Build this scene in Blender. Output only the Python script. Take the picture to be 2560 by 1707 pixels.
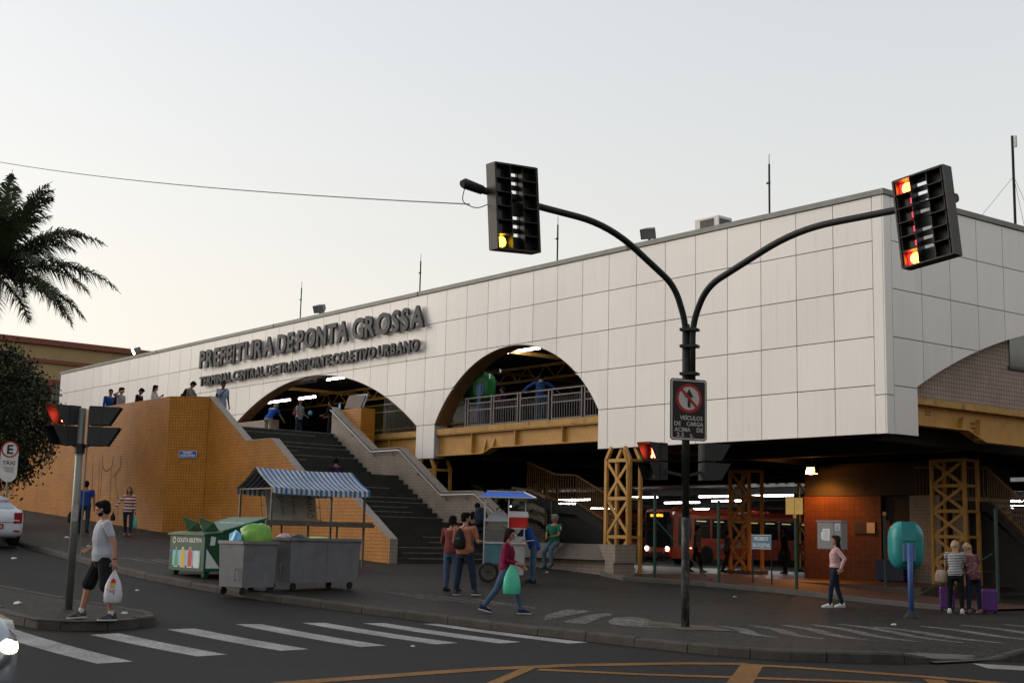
import bpy, bmesh, math, random
from mathutils import Vector as V, Matrix, noise
for o in list(bpy.data.objects): bpy.data.objects.remove(o)
S = bpy.context.scene; COL = S.collection
rad = math.radians; PI = math.pi; sin = math.sin; cos = math.cos
rnd = random.Random(7)
# ---------------------------------------------------------------- camera
cam = bpy.data.cameras.new('camera'); co = bpy.data.objects.new('camera', cam); COL.objects.link(co)
rx_, ry_, rz_ = V((.63613533, .77125045, .02246304)), V((-.10084815, .11197348, -.98858059)), V((-.76495849, .62660569, .14900947))
co.matrix_world = Matrix(((rx_.x, -ry_.x, -rz_.x, 19.566), (rx_.y, -ry_.y, -rz_.y, -27.947), (rx_.z, -ry_.z, -rz_.z, 1.5), (0, 0, 0, 1)))
cam.sensor_width = 36; cam.lens = 46.02; cam.clip_start = .1; cam.clip_end = 3000; S.camera = co
# ---------------------------------------------------------------- sky, sun, exposure
SUN_EL, SUN_AZ = 5, 238            # the sun has just gone behind the houses west of the crossing
w = bpy.data.worlds.new('World'); S.world = w; w.use_nodes = True
nt = w.node_tree; nt.nodes.clear()
sky = nt.nodes.new('ShaderNodeTexSky'); sky.sky_type = 'NISHITA'; sky.sun_disc = False
sky.sun_elevation = rad(SUN_EL); sky.sun_rotation = rad(SUN_AZ); sky.altitude = 900; sky.air_density = 1.0; sky.dust_density = 3.0; sky.ozone_density = 2.5
gm_ = nt.nodes.new('ShaderNodeGamma'); gm_.inputs[1].default_value = .45       # thin high haze evens the sky out
hs = nt.nodes.new('ShaderNodeHueSaturation'); hs.inputs['Saturation'].default_value = .45
bg = nt.nodes.new('ShaderNodeBackground'); bg.inputs[1].default_value = .15
ow = nt.nodes.new('ShaderNodeOutputWorld')
nt.links.new(sky.outputs[0], gm_.inputs[0]); nt.links.new(gm_.outputs[0], hs.inputs['Color'])
tcw = nt.nodes.new('ShaderNodeTexCoord'); sxw = nt.nodes.new('ShaderNodeSeparateXYZ'); crw = nt.nodes.new('ShaderNodeValToRGB'); mxw = nt.nodes.new('ShaderNodeMix'); mxw.data_type = 'RGBA'; mxw.blend_type = 'MULTIPLY'; mxw.inputs[0].default_value = 1
crw.color_ramp.elements[0].color = (1.02, .87, .7, 1); crw.color_ramp.elements[0].position = .02; crw.color_ramp.elements[1].color = (1.03, 1.01, .99, 1); crw.color_ramp.elements[1].position = .6
e_ = crw.color_ramp.elements.new(.28); e_.color = (1.03, .945, .86, 1)
nt.links.new(tcw.outputs['Generated'], sxw.inputs[0]); nt.links.new(sxw.outputs[2], crw.inputs[0]); nt.links.new(hs.outputs[0], mxw.inputs[6]); nt.links.new(crw.outputs[0], mxw.inputs[7]); nt.links.new(mxw.outputs[2], bg.inputs[0])
nt.links.new(bg.outputs[0], ow.inputs[0])
sl = bpy.data.lights.new('sun', 'SUN'); sl.energy = .34; sl.angle = rad(40); sl.color = (1, .9, .8)
so = bpy.data.objects.new('sun', sl); COL.objects.link(so)
sd = V((sin(rad(SUN_AZ)) * cos(rad(22)), cos(rad(SUN_AZ)) * cos(rad(22)), sin(rad(22))))
so.rotation_euler = sd.to_track_quat('Z', 'Y').to_euler(); so.location = (-40, -60, 40)
S.view_settings.view_transform = 'Standard'; S.view_settings.look = 'None'; S.view_settings.exposure = 2.25; S.view_settings.gamma = 1
S.cycles.max_bounces = 6; S.cycles.diffuse_bounces = 3; S.cycles.use_denoising = True
# ---------------------------------------------------------------- helpers
def gz(X): return .05 * (math.sqrt((X - 2) ** 2 + 9) - (X - 2)) / 2 + .004 * (math.sqrt((X + 13) ** 2 + 9) - (X + 13))
class MB:
    def __init__(s): s.v = []; s.f = []; s.m = []
    def add(s, vs, fs, mi=0):
        n = len(s.v); s.v += [tuple(p) for p in vs]
        for f in fs: s.f.append([i + n for i in f]); s.m.append(mi)
        return s
    def box(s, c, d, rz=0, mi=0, M=None):
        hx, hy, hz = d[0] / 2, d[1] / 2, d[2] / 2
        vs = [V((x, y, z)) for x in (-hx, hx) for y in (-hy, hy) for z in (-hz, hz)]
        R = Matrix.Rotation(rz, 3, 'Z') if M is None else M
        vs = [R @ p + V(c) for p in vs]
        return s.add(vs, [(0, 1, 3, 2), (4, 6, 7, 5), (0, 4, 5, 1), (2, 3, 7, 6), (0, 2, 6, 4), (1, 5, 7, 3)], mi)
    def bb(s, x0, x1, y0, y1, z0, z1, mi=0): return s.box(((x0 + x1) / 2, (y0 + y1) / 2, (z0 + z1) / 2), (x1 - x0, y1 - y0, z1 - z0), 0, mi)
    def bar(s, a, b, w, h=None, mi=0, up=(0, 0, 1)):
        a, b = V(a), V(b); h = h or w; d = (b - a); L = d.length; d.normalize(); u = V(up)
        if abs(d.dot(u)) > .98: u = V((1, 0, 0))
        x = d.cross(u).normalized(); y = x.cross(d)
        M = Matrix((x, d, y)).transposed()
        return s.box((a + b) / 2, (w, L, h), 0, mi, M)
    def tube(s, pts, r, n=8, mi=0, cap=True):
        pts = [V(p) for p in pts]; k = len(pts); rs = r if isinstance(r, (list, tuple)) else [r] * k
        vs = []; ref = V((0, 0, 1)); pu = None
        for i, p in enumerate(pts):
            d = (pts[min(i + 1, k - 1)] - pts[max(i - 1, 0)]).normalized()
            if pu is None:
                u = d.cross(V((0, 0, 1)) if abs(d.z) < .9 else V((1, 0, 0))).normalized()
            else: u = (pu - d * pu.dot(d)).normalized()
            pu = u; w_ = d.cross(u)
            for j in range(n):
                a = 2 * PI * j / n; vs.append(p + (u * cos(a) + w_ * sin(a)) * rs[i])
        fs = [(i * n + j, i * n + (j + 1) % n, (i + 1) * n + (j + 1) % n, (i + 1) * n + j) for i in range(k - 1) for j in range(n)]
        if cap: fs += [tuple(range(n - 1, -1, -1)), tuple(range((k - 1) * n, k * n))]
        return s.add(vs, fs, mi)
    def prism(s, poly, a0, a1, axis='Y', mi=0):
        # poly: list of 2d points (in the plane of the other two axes), extruded from a0 to a1
        def mk(p, a): return {'Y': (p[0], a, p[1]), 'X': (a, p[0], p[1]), 'Z': (p[0], p[1], a)}[axis]
        n = len(poly); vs = [mk(p, a0) for p in poly] + [mk(p, a1) for p in poly]
        ar = sum(poly[i][0] * poly[(i + 1) % n][1] - poly[(i + 1) % n][0] * poly[i][1] for i in range(n))
        flip = (ar < 0) ^ (axis == 'Y') ^ (a1 < a0)
        f0 = list(range(n)); f1 = list(range(n, 2 * n))
        fs = [f0[::-1] if not flip else f0, f1 if not flip else f1[::-1]]
        for i in range(n):
            j = (i + 1) % n; q = (i, j, n + j, n + i); fs.append(q if not flip else q[::-1])
        return s.add(vs, fs, mi)
    def lathe(s, prof, c=(0, 0, 0), n=16, mi=0, M=None, sy=1, cap=True):
        vs = []; k = len(prof)
        for r, z in prof:
            for j in range(n):
                a = 2 * PI * j / n; p = V((r * cos(a), r * sin(a) * sy, z)); p = (M @ p if M else p) + V(c); vs.append(p)
        fs = [(i * n + j, i * n + (j + 1) % n, (i + 1) * n + (j + 1) % n, (i + 1) * n + j) for i in range(k - 1) for j in range(n)]
        if cap: fs += [tuple(range(n - 1, -1, -1)), tuple(range((k - 1) * n, k * n))]
        return s.add(vs, fs, mi)
    def sheet(s, pts, mi=0): return s.add(pts, [tuple(range(len(pts)))], mi)
    def loft(s, rings, mi=0, cap=True):
        n = len(rings[0]); vs = [p for r in rings for p in r]
        fs = [(i * n + j, i * n + (j + 1) % n, (i + 1) * n + (j + 1) % n, (i + 1) * n + j) for i in range(len(rings) - 1) for j in range(n)]
        if cap: fs += [tuple(range(n - 1, -1, -1)), tuple(range((len(rings) - 1) * n, len(rings) * n))]
        return s.add(vs, fs, mi)
    def build(s, name, mat, parent=None, smooth=False, bevel=0):
        me = bpy.data.meshes.new(name); me.from_pydata(s.v, [], s.f); me.update()
        for m_ in (mat if isinstance(mat, (list, tuple)) else [mat]): me.materials.append(m_)
        if any(s.m): me.polygons.foreach_set('material_index', s.m)
        if smooth: me.polygons.foreach_set('use_smooth', [True] * len(me.polygons))
        o = bpy.data.objects.new(name, me); COL.objects.link(o)
        if parent: o.parent = parent
        if bevel:
            b = o.modifiers.new('bevel', 'BEVEL'); b.width = bevel; b.segments = 2; b.limit_method = 'ANGLE'
        return o
def tag(o, label=None, cat=None, group=None, kind=None):
    for k_, v_ in (('label', label), ('category', cat), ('group', group), ('kind', kind)):
        if v_: o[k_] = v_
    return o
def thing(name, label, cat, loc=(0, 0, 0), rz=0, group=None):
    o = bpy.data.objects.new(name, None); COL.objects.link(o); o.location = loc; o.rotation_euler = (0, 0, rz); o.empty_display_size = .2
    return tag(o, label, cat, group)
def dup(o, parent=None):
    c = o.copy(); COL.objects.link(c); c.parent = parent
    for ch in list(o.children): dup(ch, c)
    return c
def fillet(pts, r, n=6):
    pts = [V(p) for p in pts]; out = [pts[0]]
    for i in range(1, len(pts) - 1):
        p = pts[i]; a = (pts[i - 1] - p); b = (pts[i + 1] - p); ra = min(r, a.length * .45, b.length * .45)
        A, B = p + a.normalized() * ra, p + b.normalized() * ra
        for k in range(n + 1):
            t = k / n; out.append(A * (1 - t) ** 2 + p * 2 * t * (1 - t) + B * t * t)
    return out + [pts[-1]]
# ---------------------------------------------------------------- materials
def N(nt, t, **kw):
    n = nt.nodes.new(t)
    for k, v in kw.items():
        if k in n.inputs.keys(): n.inputs[k].default_value = v
        else: setattr(n, k, v)
    return n
MATS = {}
def mat(name, col, rough=.6, metal=0, var=.12, scale=3., bump=0, bscale=60., em=0, emcol=None, stretch=(1, 1, 1), spec=.3, alpha=1, dirt=None, coat=0, trans=0):
    if name in MATS: return MATS[name]
    m = bpy.data.materials.new(name); m.use_nodes = True; nt = m.node_tree; b = nt.nodes['Principled BSDF']; L = nt.links.new
    b.inputs['Roughness'].default_value = rough; b.inputs['Metallic'].default_value = metal; b.inputs['Specular IOR Level'].default_value = spec
    b.inputs['Coat Weight'].default_value = coat
    c = (*col, 1)
    tc = N(nt, 'ShaderNodeTexCoord'); mp = N(nt, 'ShaderNodeMapping'); mp.inputs['Scale'].default_value = stretch; L(tc.outputs['Object'], mp.inputs[0])
    nz = N(nt, 'ShaderNodeTexNoise', Scale=scale, Detail=5., Roughness=.6); L(mp.outputs[0], nz.inputs['Vector'])
    mr = N(nt, 'ShaderNodeMapRange'); mr.inputs[1].default_value = .3; mr.inputs[2].default_value = .7; mr.inputs[3].default_value = 1 - var; mr.inputs[4].default_value = 1 + var; L(nz.outputs[0], mr.inputs[0])
    mx = N(nt, 'ShaderNodeMix', data_type='RGBA', blend_type='MULTIPLY'); mx.inputs[0].default_value = 1; mx.inputs[6].default_value = c; L(mr.outputs[0], mx.inputs[7])
    out = mx.outputs[2]
    if dirt:                       # dirt: (colour, amount, scale)
        n2 = N(nt, 'ShaderNodeTexNoise', Scale=dirt[2], Detail=8., Roughness=.7); L(mp.outputs[0], n2.inputs['Vector'])
        m2 = N(nt, 'ShaderNodeMapRange'); m2.inputs[1].default_value = .5; m2.inputs[2].default_value = .72; m2.inputs[4].default_value = dirt[1]; L(n2.outputs[0], m2.inputs[0])
        x2 = N(nt, 'ShaderNodeMix', data_type='RGBA'); x2.inputs[7].default_value = (*dirt[0], 1); L(m2.outputs[0], x2.inputs[0]); L(out, x2.inputs[6]); out = x2.outputs[2]
    L(out, b.inputs['Base Color'])
    if bump:
        n3 = N(nt, 'ShaderNodeTexNoise', Scale=bscale, Detail=4.); L(mp.outputs[0], n3.inputs['Vector'])
        bp = N(nt, 'ShaderNodeBump', Strength=bump, Distance=.02); L(n3.outputs[0], bp.inputs['Height']); L(bp.outputs[0], b.inputs['Normal'])
    if em: b.inputs['Emission Color'].default_value = (*(emcol or col), 1); b.inputs['Emission Strength'].default_value = em
    if alpha < 1: b.inputs['Alpha'].default_value = alpha
    if trans: b.inputs['Transmission Weight'].default_value = trans
    MATS[name] = m; return m
def tile(name, col, col2, grout, ax=(1, 0), size=.105, rough=.35, gap=.012, bump=.5, dirt=.25):
    m = bpy.data.materials.new(name); m.use_nodes = True; nt = m.node_tree; b = nt.nodes['Principled BSDF']; L = nt.links.new
    b.inputs['Roughness'].default_value = rough + .15; b.inputs['Specular IOR Level'].default_value = .2
    tc = N(nt, 'ShaderNodeTexCoord'); sx = N(nt, 'ShaderNodeSeparateXYZ'); L(tc.outputs['Object'], sx.inputs[0])
    a = N(nt, 'ShaderNodeMath', operation='MULTIPLY'); a.inputs[1].default_value = ax[0]; L(sx.outputs[0], a.inputs[0])
    a2 = N(nt, 'ShaderNodeMath', operation='MULTIPLY_ADD'); a2.inputs[1].default_value = ax[1]; L(sx.outputs[1], a2.inputs[0]); L(a.outputs[0], a2.inputs[2])
    cb = N(nt, 'ShaderNodeCombineXYZ'); L(a2.outputs[0], cb.inputs[0])
    if len(ax) > 2: L(sx.outputs[1], cb.inputs[1])
    else: L(sx.outputs[2], cb.inputs[1])
    bk = N(nt, 'ShaderNodeTexBrick', offset=0., Scale=1.); bk.inputs['Brick Width'].default_value = size; bk.inputs['Row Height'].default_value = size
    bk.inputs['Mortar Size'].default_value = gap / 2; bk.inputs['Mortar Smooth'].default_value = .2; bk.inputs['Bias'].default_value = 0
    bk.inputs['Color1'].default_value = (*col, 1); bk.inputs['Color2'].default_value = (*col2, 1); bk.inputs['Mortar'].default_value = (*grout, 1)
    L(cb.outputs[0], bk.inputs['Vector'])
    nz = N(nt, 'ShaderNodeTexNoise', Scale=.9, Detail=6., Roughness=.65); L(tc.outputs['Object'], nz.inputs['Vector'])
    mr = N(nt, 'ShaderNodeMapRange'); mr.inputs[1].default_value = .35; mr.inputs[2].default_value = .7; mr.inputs[3].default_value = 1; mr.inputs[4].default_value = 1 - dirt; L(nz.outputs[0], mr.inputs[0])
    mx = N(nt, 'ShaderNodeMix', data_type='RGBA', blend_type='MULTIPLY'); mx.inputs[0].default_value = 1; L(bk.outputs['Color'], mx.inputs[6]); L(mr.outputs[0], mx.inputs[7])
    L(mx.outputs[2], b.inputs['Base Color'])
    bp = N(nt, 'ShaderNodeBump', Strength=bump, Distance=.01, invert=True); L(bk.outputs['Fac'], bp.inputs['Height']); L(bp.outputs[0], b.inputs['Normal'])
    MATS[name] = m; return m
def ground_mat(name, col, col2, grain=90., patch=.35, rough=.85, cells=None, cellc=None, bump=.4, wet=0):
    m = bpy.data.materials.new(name); m.use_nodes = True; nt = m.node_tree; b = nt.nodes['Principled BSDF']; L = nt.links.new
    b.inputs['Specular IOR Level'].default_value = .08
    tc = N(nt, 'ShaderNodeTexCoord')
    n1 = N(nt, 'ShaderNodeTexNoise', Scale=patch, Detail=7., Roughness=.62); L(tc.outputs['Object'], n1.inputs['Vector'])
    n2 = N(nt, 'ShaderNodeTexNoise', Scale=grain, Detail=3.); L(tc.outputs['Object'], n2.inputs['Vector'])
    r1 = N(nt, 'ShaderNodeMapRange'); r1.inputs[1].default_value = .32; r1.inputs[2].default_value = .68; L(n1.outputs[0], r1.inputs[0])
    mx = N(nt, 'ShaderNodeMix', data_type='RGBA'); mx.inputs[6].default_value = (*col, 1); mx.inputs[7].default_value = (*col2, 1); L(r1.outputs[0], mx.inputs[0])
    r2 = N(nt, 'ShaderNodeMapRange'); r2.inputs[1].default_value = .3; r2.inputs[2].default_value = .7; r2.inputs[3].default_value = .6; r2.inputs[4].default_value = 1.4; L(n2.outputs[0], r2.inputs[0])
    my = N(nt, 'ShaderNodeMix', data_type='RGBA', blend_type='MULTIPLY'); my.inputs[0].default_value = 1; L(mx.outputs[2], my.inputs[6]); L(r2.outputs[0], my.inputs[7])
    out = my.outputs[2]; h = n2.outputs[0]
    if cells:
        vo = N(nt, 'ShaderNodeTexVoronoi', feature='DISTANCE_TO_EDGE', Scale=cells); L(tc.outputs['Object'], vo.inputs['Vector'])
        vc = N(nt, 'ShaderNodeTexVoronoi', feature='F1', Scale=cells); L(tc.outputs['Object'], vc.inputs['Vector'])
        rc = N(nt, 'ShaderNodeSeparateColor'); L(vc.outputs['Color'], rc.inputs[0])
        rr = N(nt, 'ShaderNodeMapRange'); rr.inputs[3].default_value = .65; rr.inputs[4].default_value = 1.35; L(rc.outputs[0], rr.inputs[0])
        mc = N(nt, 'ShaderNodeMix', data_type='RGBA', blend_type='MULTIPLY'); mc.inputs[0].default_value = 1; L(out, mc.inputs[6]); L(rr.outputs[0], mc.inputs[7])
        re = N(nt, 'ShaderNodeMapRange'); re.inputs[1].default_value = .02; re.inputs[2].default_value = .1; L(vo.outputs[0], re.inputs[0])
        me_ = N(nt, 'ShaderNodeMix', data_type='RGBA'); me_.inputs[6].default_value = (*cellc, 1); L(re.outputs[0], me_.inputs[0]); L(mc.outputs[2], me_.inputs[7]); out = me_.outputs[2]; h = re.outputs[0]
    L(out, b.inputs['Base Color'])
    rg = N(nt, 'ShaderNodeMapRange'); rg.inputs[3].default_value = rough - wet; rg.inputs[4].default_value = rough; L(n1.outputs[0], rg.inputs[0]); L(rg.outputs[0], b.inputs['Roughness'])
    bp = N(nt, 'ShaderNodeBump', Strength=bump, Distance=.01); L(h, bp.inputs['Height']); L(bp.outputs[0], b.inputs['Normal'])
    MATS[name] = m; return m
def glow(name, col, s):
    m = bpy.data.materials.new(name); m.use_nodes = True; b = m.node_tree.nodes['Principled BSDF']
    b.inputs['Base Color'].default_value = (*[min(1, c) for c in col], 1); b.inputs['Emission Color'].default_value = (*col, 1); b.inputs['Emission Strength'].default_value = s
    MATS[name] = m; return m
TMP = bpy.data.scenes.new('tmp')
def ev_mesh(o):
    TMP.collection.objects.link(o); vl = TMP.view_layers[0]; vl.update(); me = bpy.data.meshes.new_from_object(o.evaluated_get(vl.depsgraph)); TMP.collection.objects.unlink(o); return me
def text_part(txt, name, mat_, parent, loc, size, M, ext=.002, bold=0, sx=1., align='CENTER', space=1., width=None):
    c = bpy.data.curves.new('t', 'FONT'); c.body = txt; c.size = size; c.extrude = ext; c.offset = bold; c.align_x = align; c.space_character = space; c.resolution_u = 3
    t = bpy.data.objects.new('t', c); me = ev_mesh(t); bpy.data.objects.remove(t)
    if width:
        xs = [v.co.x for v in me.vertices]; sx = width / (max(xs) - min(xs))
    for v in me.vertices: v.co = M @ V((v.co.x * sx, v.co.y, v.co.z)) + V(loc)
    me.materials.clear(); me.materials.append(mat_); me.name = name
    o = bpy.data.objects.new(name, me); COL.objects.link(o); o.parent = parent; return o
def facing(n, up=(0, 0, 1)):      # text matrix: x right, y up, z toward the reader n
    n = V(n).normalized(); x = V(up).cross(n).normalized(); y = n.cross(x); return Matrix((x, y, n)).transposed()
# ---------------------------------------------------------------- ground
asphalt = ground_mat('asphalt', (.0095, .0092, .0092), (.0155, .015, .0148), 70., .22, .8, bump=.25, wet=.25)
paving = ground_mat('basalt_mosaic', (.022, .0195, .0175), (.04, .035, .031), 30., .3, .75, cells=11., cellc=(.013, .0115, .01), bump=.35, wet=.3)
white_stone = ground_mat('limestone_mosaic', (.1, .09, .08), (.17, .155, .14), 30., .8, .8, cells=11., cellc=(.06, .055, .05), bump=.35)
kerb_stone = mat('kerb_stone', (.045, .039, .033), .85, 0, .3, 3., .5, 25., dirt=((.025, .022, .02), .7, 2.5))
paint_white = ground_mat('road_paint_white', (.17, .165, .16), (.3, .29, .28), 25., 1.2, .6, bump=.2)
paint_yellow = ground_mat('road_paint_yellow', (.12, .055, .014), (.2, .095, .022), 20., 1.2, .6, bump=.2)
xs = [-600, -300, -160, -100] + [-70 + 2 * i for i in range(45)] + [25, 40, 80, 200, 600]
rz = lambda x: gz(max(x, -70)) - .13
mb = MB(); ys = [-600, -60, -40, -30, -25, -20, -15, -10, 0, 20, 60, 200, 600]
mb.add([(x, y, rz(x) if y < 0 or y > 60 else -.6) for x in xs for y in ys], [(i * len(ys) + j, (i + 1) * len(ys) + j, (i + 1) * len(ys) + j + 1, i * len(ys) + j + 1) for i in range(len(xs) - 1) for j in range(len(ys) - 1)])
road = tag(mb.build('road', asphalt, None, True), kind='structure')
def strip(poly, dz, name, m, parent, base=lambda x: gz(x), step=.8):
    # a thin sheet that follows the slope: polygon cut into x slices
    bm = bmesh.new(); vs = [bm.verts.new((p[0], p[1], 0)) for p in poly]; bm.faces.new(vs)
    x0 = min(p[0] for p in poly); x1 = max(p[0] for p in poly); x = x0 + step
    while x < x1:
        bmesh.ops.bisect_plane(bm, geom=bm.verts[:] + bm.edges[:] + bm.faces[:], plane_co=(x, 0, 0), plane_no=(1, 0, 0)); x += step
    bmesh.ops.triangulate(bm, faces=bm.faces[:])
    for v in bm.verts: v.co.z = base(v.co.x) + dz
    me = bpy.data.meshes.new(name); bm.normal_update()
    for f in bm.faces:
        if f.normal.z < 0: f.normal_flip()
    bm.to_mesh(me); bm.free(); me.materials.append(m); o = bpy.data.objects.new(name, me); COL.objects.link(o); o.parent = parent; return o
for q in (((-.6, -21.55), (-.55, -21.05), (3.96, -21.05), (4.02, -21.52)), ((.68, -20.28), (.6, -19.81), (3.62, -19.6), (3.7, -20.06)), ((.28, -18.9), (.26, -18.42), (3.38, -18.22), (3.43, -18.7)),
          ((-.18, -17.5), (-.1, -17.06), (3.32, -16.88), (3.36, -17.36)), ((-.12, -16.28), (-.05, -15.87), (3.36, -15.6), (3.42, -16.07)), ((.16, -15.24), (.2, -14.83), (3.58, -14.54), (3.66, -15.02)),
          ((.5, -14.2), (.55, -13.9), (4.02, -13.52), (4.06, -13.96)), ((8.95, -10.6), (9.5, -11.1), (12.6, -9.3), (12.2, -8.8))):
    strip(q, .004, 'crosswalk_stripe', paint_white, road, rz)
def line(pts, w):
    pts = [V((*p, 0)) for p in pts]; a = []; b = []
    for i, p in enumerate(pts):
        d = (pts[min(i + 1, len(pts) - 1)] - pts[max(i - 1, 0)]).normalized(); n = V((-d.y, d.x, 0)) * w / 2
        a.append((p + n)[:2]); b.append((p - n)[:2])
    return a + b[::-1]
for pts, wd in (([(6.75, -20.6), (6.5, -17.6), (6.62, -16.2), (7.1, -14.6), (7.55, -13.8)], .3), ([(7.55, -13.95), (8.3, -13.5), (9.8, -12.98), (11.6, -12.6)], .28), ([(6.85, -16.98), (7.9, -16.15), (8.7, -15.3), (10.1, -13.9), (11.6, -12.9)], .24),
                ([(7.72, -13.95), (9.1, -15.8), (11, -18.4)], .3), ([(6.6, -16.9), (8.2, -19)], .16), ([(6.75, -20.5), (11.6, -18)], .25), ([(10, -13.2), (11.4, -14.8)], .25)):
    strip(line(pts, wd), .006 + .001 * rnd.random(), 'yellow_marking', paint_yellow, road, rz)
KP = [(-140, -14.2), (-60, -14.2), (-30, -14.3), (-21, -14.46), (-16, -14.8), (-13.3, -14.95), (-10.8, -15.2), (-8.7, -15.3), (-6.5, -15.2), (-4, -14.95), (-2.7, -14.6), (-1.2, -14.2), (.26, -13.85), (1.2, -13.7), (3.3, -13.4), (5.3, -13.3), (6.6, -13.2), (7.4, -12.85), (8.2, -12.1), (8.66, -11.4), (8.9, -10), (9., -8.5), (9.1, 0), (9.4, 60)]
def ky(x):
    for (a, b), (c, d) in zip(KP, KP[1:]):
        if a <= x <= c: return b + (d - b) * (x - a) / (c - a)
    return KP[-1][1]
def dip(x, y): return max(0, 1 - math.hypot((x - 8.9) / 1.7, (y + 10.4) / 1.25)) * .2 if x > 6.5 else 0
xs = sorted(set([-140, -100, -80, -60] + [-50 + 1.2 * i for i in range(41)] + [-.8 + .4 * i for i in range(25)] + [p[0] for p in KP if p[0] > -22]))
mb = MB(); nr = 22
for x in xs:
    y0 = ky(x) + .14; y1 = -.6 if x < -7 else (3.6 if x < -1 else 60)
    for j in range(nr + 1):
        t = j / nr; y = y0 + (y1 - y0) * (t ** 1.3 if y1 < 10 else t ** 2.2); mb.v.append((x, y, gz(x) - min(.12, dip(x, y))))
mb.f = [(i * (nr + 1) + j, (i + 1) * (nr + 1) + j, (i + 1) * (nr + 1) + j + 1, i * (nr + 1) + j + 1) for i in range(len(xs) - 1) for j in range(nr)]; mb.m = [0] * len(mb.f)
sidewalk = tag(mb.build('pavement', paving, None, True), kind='structure')
def kerb_run(path, parent, zf, seg=1.05, w=.16, hd=.13, dipf=None):
    pts = [V((*p, 0)) for p in path]; out = []; acc = 0; dense = []
    for a, b in zip(pts, pts[1:]):
        n = max(1, int((b - a).length / .05)); dense += [a.lerp(b, i / n) for i in range(n)]
    dense.append(pts[-1]); cur = [dense[0]]; L = 0
    for p, q in zip(dense, dense[1:]):
        L += (q - p).length; cur.append(q)
        if L > seg: out.append(cur); cur = [q]; L = 0
    for c in out:
        a, b = c[0], c[-1]; d = (b - a).normalized(); nrm = V((-d.y, d.x, 0)); j = rnd.uniform(-.012, .012); a = a + d * .008; b = b - d * .008
        mid = c[len(c) // 2]
        secs = []
        for p in (a, mid, b):
            dp = min(.1, dipf(p.x, p.y)) if dipf else 0
            zt = zf(p.x) + .012 + j - dp; zb = zf(p.x) - hd - .08
            o1, o2 = p + nrm * 0, p + nrm * w
            secs.append([V((p.x - nrm.x * .01, p.y - nrm.y * .01, zb)), V((*o2[:2], zb)), V((*o2[:2], zt)), V((*(p + nrm * .035)[:2], zt)), V((*o1[:2], zt - .03))])
        MB().loft(secs).build('kerbstone', kerb_stone, parent)
kerb_run([(-34, -14.3)] + [p for p in KP if -34 < p[0] < 9.05], sidewalk, gz, dipf=dip)
far_kerb = tag(MB().loft([[V((x, y - .01, gz(x) - .2)), V((x, y + .16, gz(x) - .2)), V((x, y + .16, gz(x) + .01)), V((x, y, gz(x) - .01))] for x, y in [(-140, -14.2), (-60, -14.2), (-34.1, -14.3)]]).build('kerb', kerb_stone, sidewalk), kind='stuff')
# mosaic figures in light stone
def mosaic(poly): strip(poly, .004, 'mosaic_figure', white_stone, sidewalk)
def band(a, b, w, bow=.12, n=10):
    a, b = V((*a, 0)), V((*b, 0)); d = (b - a); nn = V((-d.y, d.x, 0)).normalized(); A = []; B = []
    for i in range(n + 1):
        t = i / n; c = a + d * t + nn * bow * sin(PI * 2 * t); ww = w * (.25 + .75 * sin(PI * min(1, t * .9 + .08)) ** .6) / 2; A.append((c + nn * ww)[:2]); B.append((c - nn * ww)[:2])
    mosaic(A + B[::-1])
mosaic([(1.62, -12.4), (.75, -11.55), (.2, -10.75), (-.1, -10.3), (.1, -10), (.35, -10.05), (.8, -10.9), (1.3, -11.75)])
mosaic([(2.5, -12.2), (2, -12.25), (1.35, -11.3), (.85, -10.5), (.7, -9.95), (1.05, -10.1), (1.5, -10.9), (2.05, -11.6)])
mosaic([(3.6, -11.2), (3.05, -11.7), (2.6, -11.7), (2.05, -11.2), (1.5, -10.5), (1.45, -10.05), (1.9, -10.05), (2.3, -10.35), (2.85, -10.5)])
for i in range(5): band((3.5 + .12 * i, -9.85 + .72 * i), (5.7 + .5 * i, -10.95 + .55 * i), .3)
for i in range(5): band((4.7 + .16 * i, -6.9 + 1.2 * i), (8 + .1 * i, -8.1 + 1.15 * i), .34)
for i in range(4): band((-9.8 + .2 * i, -12.6 + .5 * i), (-7.3 + .2 * i, -12.3 + .5 * i), .16, .05)
for i in range(4): band((-4.4 + .5 * i, -12 + .35 * i), (-2 + .5 * i, -11.8 + .35 * i), .15, .04)
for i in range(3): band((-13.8 + .3 * i, -13.9 + .4 * i), (-11.4 + .3 * i, -13.6 + .4 * i), .14, .05)
sand = ground_mat('sandy_patch', (.13, .11, .08), (.06, .052, .042), 40., 1.5, .9, bump=.3)
strip([(3.5 + (1.05 + .25 * sin(3 * a)) * cos(a) * .9, -10.72 + (.5 + .12 * sin(5 * a + 1)) * sin(a)) for a in [2 * PI * i / 22 for i in range(22)]], .009, 'sand_patch', sand, sidewalk)
concrete = mat('concrete', (.085, .078, .07), .85, 0, .2, 1.5, .4, 30., dirt=((.05, .045, .04), .5, 1.2))
strip([(6.9, -10.2), (8.8, -11.3), (8.93, -9.6), (8.2, -9.0), (7.2, -9.2)], -.035, 'kerb_ramp', concrete, sidewalk, lambda x: gz(x) - .035 * max(0, x - 6.9), .3)
# traffic island
IP = [(-9, -20.6), (-6, -20.65), (-2.6, -20.75), (-1.1, -20.85), (-.3, -20.75), (.1, -20.4), (.2, -19.95), (.05, -19.4), (-.3, -18.85), (-.75, -18.6), (-1.3, -18.62), (-2.2, -18.75), (-3.3, -19.0), (-6, -19.4), (-9, -19.8)]
isl = tag(strip([(x, y) for x, y in IP], .0, 'traffic_island', paving, None), kind='structure')
kerb_run(IP, isl, gz, .7)
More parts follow.
